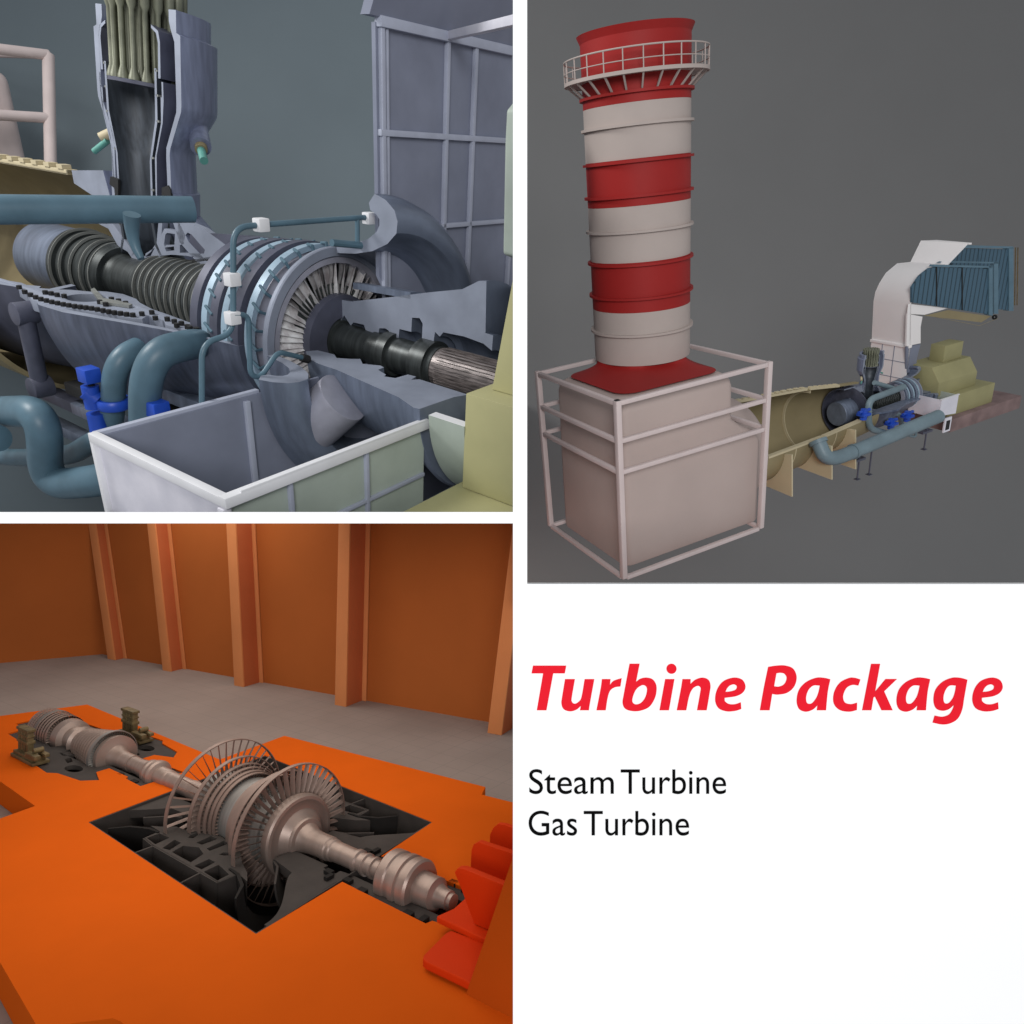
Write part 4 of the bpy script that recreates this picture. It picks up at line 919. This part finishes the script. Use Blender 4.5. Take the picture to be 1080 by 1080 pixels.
for xs_ in (1.45, 1.84): 
    r_ = .27 if xs_ < 1.6 else .236
    MB().lathe([(xs_, r_ - .03), (xs_ + .006, r_ - .03), (xs_ + .006, r_ + .004), (xs_, r_ + .004)], (0, AYY, AZ2), a0=180, a1=450, n=80).build('seam_ring', ductl_m, du, fr)
def rr_(x): return .285 + (x - 1.25)*(.255 - .285)/.45 if x < 1.7 else .255 + (x - 1.7)*(.20 - .255)/.4
def run(x0, x1, th=.012, n_=10):
    for i in range(n_):
        a_ = x0 + (x1 - x0)*i/n_; b_ = x0 + (x1 - x0)*(i + .62)/n_
        MB().beam((a_, AYY + .0, AZ2 + rr_(a_) + .014), (b_, AYY + .0, AZ2 + rr_(b_) + .014), .020, .007).build('flange_tooth', ductl_m, du, fr)
    MB().beam((x0, AYY, AZ2 + rr_(x0) + .004), (x1, AYY, AZ2 + rr_(x1) + .004), .028, .016).build('edge_flange', ductl_m, du, fr)
run(1.2, 1.80, n_=11); run(1.83, 2.1, n_=6)
for a_, b_ in ((1.2, 1.69), (1.70, 2.10)):
    MB().beam((a_, AYY - rr_(a_) + .004, AZ2 + .004), (b_, AYY - rr_(b_) + .004, AZ2 + .004), .028, .014).build('edge_flange', ductl_m, du, fr)
for (ua, va, vb, ul, vl) in ((835, 479, 524, 811, 513), (877, 470, 506, 851, 497), (902, 453, 495, 880, 487)):
    H = fr.at(ua, va, 2, AZ2 - .0); X = H.x; 
    P = [fr.at(ua, va, 0, X), fr.at(ua, vb, 0, X), fr.at(ul, vl, 0, X)]
    rI = rr_(min(X, 2.1)) + .002
    arc_ = []
    t0 = math.radians(183); t1 = math.radians(262)
    for i in range(11):
        t = t1 + (t0 - t1)*i/10; arc_.append(Vector((X, AYY + rI*math.cos(t), AZ2 + rI*math.sin(t))))
    lowz = min(P[1].z, P[2].z)
    poly = [Vector((X, P[0].y, AZ2 - .004)), Vector((X, P[1].y, P[1].z)), Vector((X, AYY, P[1].z - .0)), arc_[0]] + arc_[1:]
    MB().prism(poly, (.010, 0, 0)).build('support_plate', ductl_m, du, fr)

# the same gas turbine, small
K2 = .185
G2 = D2.sub(K2, (3.08, AYY, AZ2), (0, YS, ZS))
gas_turbine(G2, 'small cutaway gas turbine between the tan duct and the white intake in the plant picture', near=False)
# intake: plenum, elbow, filter house
ix = thing(fr, 'intake_duct', (2.95, .7, .35), 'white curved intake duct rising behind the small turbine to the blue filters', 'duct')
YN, YF = .545, .86
XW = 2.87
def zat(v, u=955): return fr.at(u, v, 0, XW).z
MB().prism([(XW, YN, .30), (XW, YF, .30), (XW, YF, .632), (XW, YN, .632)], (.012, 0, 0)).build('lower_wall', whitep_m, ix, fr)
for z in (.40, .52): MB().box((XW - .003, YN, z), (XW, YF, z + .004)).build('panel_joint', grayp_m, ix, fr)
for y in (.66, .76): MB().box((XW - .0031, y, .30), (XW - .0001, y + .004, .63)).build('panel_joint', grayp_m, ix, fr)
MB().box((XW - .012, YN - .006, .632), (XW + .02, YF + .006, .652)).build('collar_band', whitep_m, ix, fr, bevel=.003)
pr1 = [fr.at(u, v, 1, YN) for u, v in ((955, 362), (955, 322), (956.5, 312), (960, 302), (966, 293), (980, 282), (994, 280), (1016, 257))]
pr1 = [Vector((p.x, 0, p.z)) for p in pr1]; dx_ = XW - pr1[0].x; pr1 = [p + Vector((dx_, 0, 0)) for p in pr1]; pr1[0].z = .652
pr2 = [(lambda q: Vector((q.x, 0, q.z)))(fr.at(u, v, 1, YF)) for u, v in ((918, 359), (920, 318), (922, 308), (926, 299), (933, 288), (945, 278), (959, 276.5), (970, 254))]
dx2 = XW - pr2[0].x; pr2 = [p + Vector((dx2, 0, 0)) for p in pr2]; pr2[0].z = .652
b = MB(); vs = []
for p, q in zip(pr1, pr2): vs += [Vector((p.x, YN, p.z)), Vector((q.x, YF, q.z))]
m_ = len(pr1); th = Vector((.010, 0, -.006))
vs2 = vs + [v + th for v in vs]; nn = len(vs)
fs = []
for i in range(m_ - 1):
    fs += [[2*i, 2*i+1, 2*i+3, 2*i+2], [nn+2*i, nn+2*i+2, nn+2*i+3, nn+2*i+1], [2*i, 2*i+2, nn+2*i+2, nn+2*i], [2*i+1, nn+2*i+1, nn+2*i+3, 2*i+3]]
fs += [[0, nn, nn+1, 1], [nn-2, nn-1, 2*nn-1, 2*nn-2]]
b.add(vs2, fs); b.build('elbow_skin', whitep_m, ix, fr, smooth=40)
tp = [pr1[-1], pr2[-1]]
MB().prism([(tp[0].x, YN, tp[0].z), (tp[1].x, YF, tp[1].z), fr.at(988, 253, 1, YF), fr.at(1025, 256, 1, YN)], (.0, 0, -.012)).build('roof_panel', whitep_m, ix, fr)
MB().prism([fr.at(956, 365, 1, YN), fr.at(971, 362, 1, YN), fr.at(971, 345, 1, YN), fr.at(973, 334, 1, YN), fr.at(957, 331, 1, YN)], (0, .012, 0)).build('side_panel', whitep_m, ix, fr)
MB().prism([fr.at(956, 393, 1, YN), fr.at(966, 393, 1, YN), fr.at(967, 378, 1, YN), fr.at(971, 363, 1, YN), fr.at(956, 366, 1, YN)], (0, .012, 0)).build('side_panel', grayp_m, ix, fr)
MB().prism([fr.at(957, 331, 1, YN), fr.at(958, 320.5, 1, YN), fr.at(1000, 325, 1, YN), fr.at(975, 332, 1, YN)], (0, .004, -.0)).build('floor_panel', whitep_m, ix, fr)
fh = thing(fr, 'filter_house', (3.4, .6, .7), 'blue pleated filter panels standing in two rows at the end of the intake duct', 'air filter')
def panel(pts, y, th, m, n='filter_panel'): return MB().prism([fr.at(u, v, 1, y) for u, v in pts], (0, th, 0)).build(n, m, fh, fr)
# rear row
panel([(1004, 262), (1032, 262), (1032, 325), (1004, 325)], .80, .02, filt_m); panel([(1032.5, 262), (1064, 263), (1064, 327), (1032.5, 325)], .80, .02, filt_m)
panel([(1064.3, 261), (1069, 261.5), (1069, 328), (1064.3, 328)], .79, .05, fedge_m, 'panel_frame'); panel([(1000, 258), (1069, 260), (1069, 262), (1000, 261.5)], .79, .03, fedge_m, 'panel_frame')
for u in (1071, 1073.5): panel([(u, 261), (u + .8, 261), (u - .2, 322), (u - 1, 322)], .86, .004, brass_m, 'rod')
# front row
for a_, b_ in ((962, 987.5), (988.5, 1014.5), (1015.5, 1043)):
    def top(u): return 281.5 + (u - 985)*.035 if u > 985 else 281.5
    def bot(u): return 319 + (u - 962)*.155
    lft = top(a_) if a_ > 970 else 303
    pts = [(a_, lft), (b_, top(b_)), (b_, bot(b_)), (a_, bot(a_))] if a_ > 970 else [(962, 303), (970, 291), (980, 283), (b_, 281.5), (b_, bot(b_)), (962, bot(962))]
    panel(pts, .53, .015, filt_m)
for u in (987.6, 1014.6): panel([(u, 281.5), (u + 1, 281.5), (u + 1, bot(u)), (u, bot(u))], .526, .03, black_m, 'divider')
panel([(1043.2, 280.5), (1047, 281), (1047, 333), (1043.2, 332)], .52, .04, fedge_m, 'panel_frame'); panel([(985, 279), (1047, 280.8), (1047, 282.6), (984, 281.3)], .52, .03, fedge_m, 'panel_frame')
panel([(1048.5, 276), (1053, 276.5), (1053, 331), (1048.5, 331)], .60, .03, fedge_m, 'panel_frame'); panel([(995, 275), (1053, 276.5), (1053, 278), (990, 277)], .60, .02, fedge_m, 'panel_frame')
q = fr.at(1049, 334.5, 1, .52); MB().lathe([(-.006, .008), (-.006, .018), (.006, .018), (.006, .008)], tuple(q), axis='x', n=24).build('roller', black_m, fh, fr)
panel([(975, 333), (1000, 327), (1045, 333.5), (1035, 340), (1000, 336)], .54, .003, duct_m, 'drip_tray')
MB().tube([fr.at(970, 331, 1, .56), fr.at(1033, 343.5, 1, .5), fr.at(1052, 336, 1, .62)], .0016, n=6).build('rod', duct_m, fh, fr)

# generator on its plinth
ge = thing(fr, 'generator', (3.2, .5, .05), 'small pale olive generator with a square box on top on the brown plinth', 'generator')
X0_, X1_ = 2.94, 3.36
sec = [(.33, .30), (.33, .40), (.40, .50), (.60, .50), (.67, .40), (.67, .30)]
MB().prism([(X0_, y, z) for y, z in sec], (X1_ - X0_, 0, 0)).build('hood', gen2_m, ge, fr, bevel=.003)
MB().box((3.10, .43, .5005), (3.30, .54, .62)).build('top_box', gen2_m, ge, fr, bevel=.002)
MB().box((3.0, .27, .15), (3.50, .70, .2995)).build('body', gen2_m, ge, fr, bevel=.003)
pl = thing(fr, 'plinth', (3.3, .4, .05), 'brown brick-like plinth slab carrying the small generator', 'plinth')
MB().box((2.98, .22, .05), (3.78, .74, .149)).build('slab', plinth_m, pl, fr, bevel=.002)
# white intake box below
wb_ = thing(fr, 'intake_plenum', (2.9, .25, .15), 'small white open box below the shaft between small turbine and generator', 'intake plenum')
Y0_, Y1_, Xa, Xb, Za, Zb = .20, .44, 2.80, 2.98, .20, .335
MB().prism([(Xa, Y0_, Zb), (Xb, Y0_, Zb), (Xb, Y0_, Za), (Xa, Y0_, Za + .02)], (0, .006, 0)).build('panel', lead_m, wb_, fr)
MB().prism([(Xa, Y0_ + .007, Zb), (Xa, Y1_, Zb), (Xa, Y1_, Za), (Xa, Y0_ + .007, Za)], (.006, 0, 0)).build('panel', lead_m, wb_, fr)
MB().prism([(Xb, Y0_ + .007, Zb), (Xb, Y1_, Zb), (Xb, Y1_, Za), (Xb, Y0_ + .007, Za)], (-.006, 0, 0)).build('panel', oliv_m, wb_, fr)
MB().box((Xa - .006, Y0_ - .004, Zb + .0005), (Xb + .004, Y0_ + .008, Zb + .007)).build('trim_rail', whitebox_m, wb_, fr)
MB().box((2.86, .19, .085), (2.93, .20, .19)).build('stand', lead_m, wb_, fr); MB().box((2.875, .188, .10), (2.915, .1899, .17)).build('opening', black_m, wb_, fr)
# piping
def pipe2(name, pts, r, label, rad, m=pipeg_m, group=None):
    e = thing(fr, name, tuple(pts[0]), label, 'pipe', group); MB().tube(smoothpath(pts, rad), r, n=24).build('run', m, e, fr, smooth=50); return e
P = lambda u, v, y: fr.at(u, v, 1, y)
e = pipe2('steam_pipe', [P(863, 466, .17), P(872, 487, .09), P(905, 474.5, .09), P(990, 439, .12)], .045, 'long thick blue grey pipe beside the small turbine, with an elbow at its left end', .13)
a_ = P(863, 466, .17); d_ = (P(872, 487, .09) - a_).normalized()
MB().tube([a_ - d_*.012, a_ + d_*.012], .056, n=24).build('end_flange', pipeg_m, e, fr)
c_ = P(899, 476.7, .091); d_ = (P(990, 439, .12) - c_).normalized(); MB().tube([c_, c_ + d_*.012], .051, n=24).build('flange', pipeg_m, e, fr)
pipe2('looped_pipe', [P(953, 408, .33), P(916, 422, .27), P(916, 452, .27), P(938, 458, .27)], .0215, 'thin blue grey pipe loop bending round the near side of the small turbine', .07)
pipe2('bypass_pipe', [P(922, 403.5, .36), P(947, 411, .36)], .016, 'short straight blue grey pipe stub above the loop of the small turbine', .02)
pipe2('inlet_pipe', [P(934, 448, .33), P(940, 436, .33), P(949, 437, .33), P(951, 448, .33)], .016, 'small arched blue grey pipe between two of the little blue valves', .03)
pipe2('drain_pipe', [P(955, 451, .25), P(957, 459, .25), P(966, 461, .25), P(966, 448, .25)], .009, 'thin bent drain pipe hanging under the long thick pipe', .03)
for (u, v), lb_ in (((911, 437), 'little blue valve on the loop pipe nearest the duct'), ((940, 447), 'little blue valve below the arched pipe'), ((957, 439), 'little blue valve closest to the white open box')):
    c = P(u, v, .25); vv = thing(fr, 'valve', tuple(c), lb_, 'valve', 'little blue valves by the small turbine')
    MB().tube([c + Vector((0, 0, -.035)), c + Vector((0, 0, .035))], .022, n=16).build('body', blue_m, vv, fr)
    MB().box((c.x - .035, c.y - .03, c.z - .008), (c.x + .035, c.y + .03, c.z + .010)).build('flange', blue_m, vv, fr, bevel=.003)
    MB().tube([c + Vector((-.05, 0, .022)), c + Vector((.05, 0, .022))], .011, n=12).build('handwheel', blue_m, vv, fr)
for (u, v0, v1), lb_ in (((904, 476, 505), 'left of two thin dark posts under the long pipe near the duct'), ((916.5, 462, 500), 'right of two thin dark posts under the long pipe near the duct'), ((974.5, 447, 473.5), 'thin dark post under the right end of the long pipe')):
    a_, b_ = P(u, v0, .20), P(u, v1, .20); st = thing(fr, 'pipe_support', tuple(b_), lb_, 'support', 'thin posts under the long pipe')
    MB().tube([b_, Vector((b_.x, b_.y, a_.z))], .0055, n=8).build('post', darkcase_m, st, fr)
    MB().box((b_.x - .016, b_.y - .016, b_.z - .004), (b_.x + .016, b_.y + .016, b_.z - .0002)).build('foot', darkcase_m, st, fr)
    MB().box((b_.x - .05, b_.y - .01, a_.z - .075), (b_.x + .05, b_.y + .03, a_.z - .06)).build('saddle', darkcase_m, st, fr)
Z1 = lambda g: (4.5, 555, 0, g)
Z2 = lambda g, dx=0: (4.0, 795, dx, g)
heading([Z1(G_T), Z1(G_u), Z1(G_r), Z1(G_b), Z1(G_i), Z1(G_dot), Z1(G_n), Z1(G_e), Z2(G_P), Z2(G_a), Z2(G_c), Z2(G_k), Z2(G_a, 421), Z2(G_g), (4.5, 555 + 271.1, 0, G_e)], red_ink, 'red bold slanted heading reading Turbine Package')
text([('Steam', 558.1, 89.2), ('Turbine', 654.6, 111.1)], 837, 25.6, 17.2, black_ink, label='thin black line of lettering reading Steam Turbine')
text([('Gas', 557.5, 51.1), ('Turbine', 615.6, 111.1)], 880.8, 25.6, 17.2, black_ink, label='thin black line of lettering reading Gas Turbine')
WORLD = .40
LAMPS = [('added_front_fill', (0, -3.0, .3), (0, 1, 0), 1.6, 132, (1, 1, 1)),  # unseen frontal fill, added to bring the page up to white
         ('turbine_key_lamp', (-3.4, 1.3, 2.9), (-.7, 2.6, .3), 1.0, 100, (1, .99, .97)),
         ('added_hall_fill', (-1.7, 4.0, -.10), (-1.7, 4.0, -2.0), 2.6, 40, (1, .94, .86)),  # unseen downward light, added because the shelf shades the hall floor
         ('added_hall_back_fill', (-3.2, 7.0, .4), (-3.2, 7.0, -2.0), 2.2, 34, (1, .94, .86)),  # unseen second light, added to brighten the walls at the back
         ('added_backdrop_fill', (.7, 3.7, -1.0), (.8, 5.7, .2), .9, 9, (1, 1, 1)),  # unseen light below the opening, added to even out the grey backdrop
]
# ------------------------------------------------------------------ light, world, camera
w = bpy.data.worlds.new('World'); SC.world = w; w.use_nodes = True
bg = w.node_tree.nodes['Background']; bg.inputs[0].default_value = (.93, .96, 1.0, 1); bg.inputs[1].default_value = WORLD
def lamp(name, loc, target, size, power, col=(1, 1, 1), size_y=None):
    l = bpy.data.lights.new(name, 'AREA'); l.energy = power; l.size = size; l.color = col
    if size_y: l.shape = 'RECTANGLE'; l.size_y = size_y
    o = bpy.data.objects.new(name, l); COL.objects.link(o); o.location = loc
    o.rotation_euler = (Vector(target) - Vector(loc)).to_track_quat('-Z', 'Y').to_euler()
    return o
for a in LAMPS: lamp(*a)
cam = bpy.data.cameras.new('camera'); co = bpy.data.objects.new('camera', cam); COL.objects.link(co)
cam.sensor_width = 36; cam.lens = 36 * F / 1080; cam.clip_start = .02; cam.clip_end = 100
co.rotation_euler = (PI / 2, 0, 0); SC.camera = co
for o in SC.objects:
    if '_b' in o.keys(): del o['_b']
SC.view_settings.view_transform = 'Standard'; SC.view_settings.look = 'None'
SC.view_settings.exposure = 0; SC.view_settings.gamma = 1
SC.cycles.use_denoising = True
SC.cycles.max_bounces = 6; SC.cycles.caustics_reflective = False; SC.cycles.caustics_refractive = False
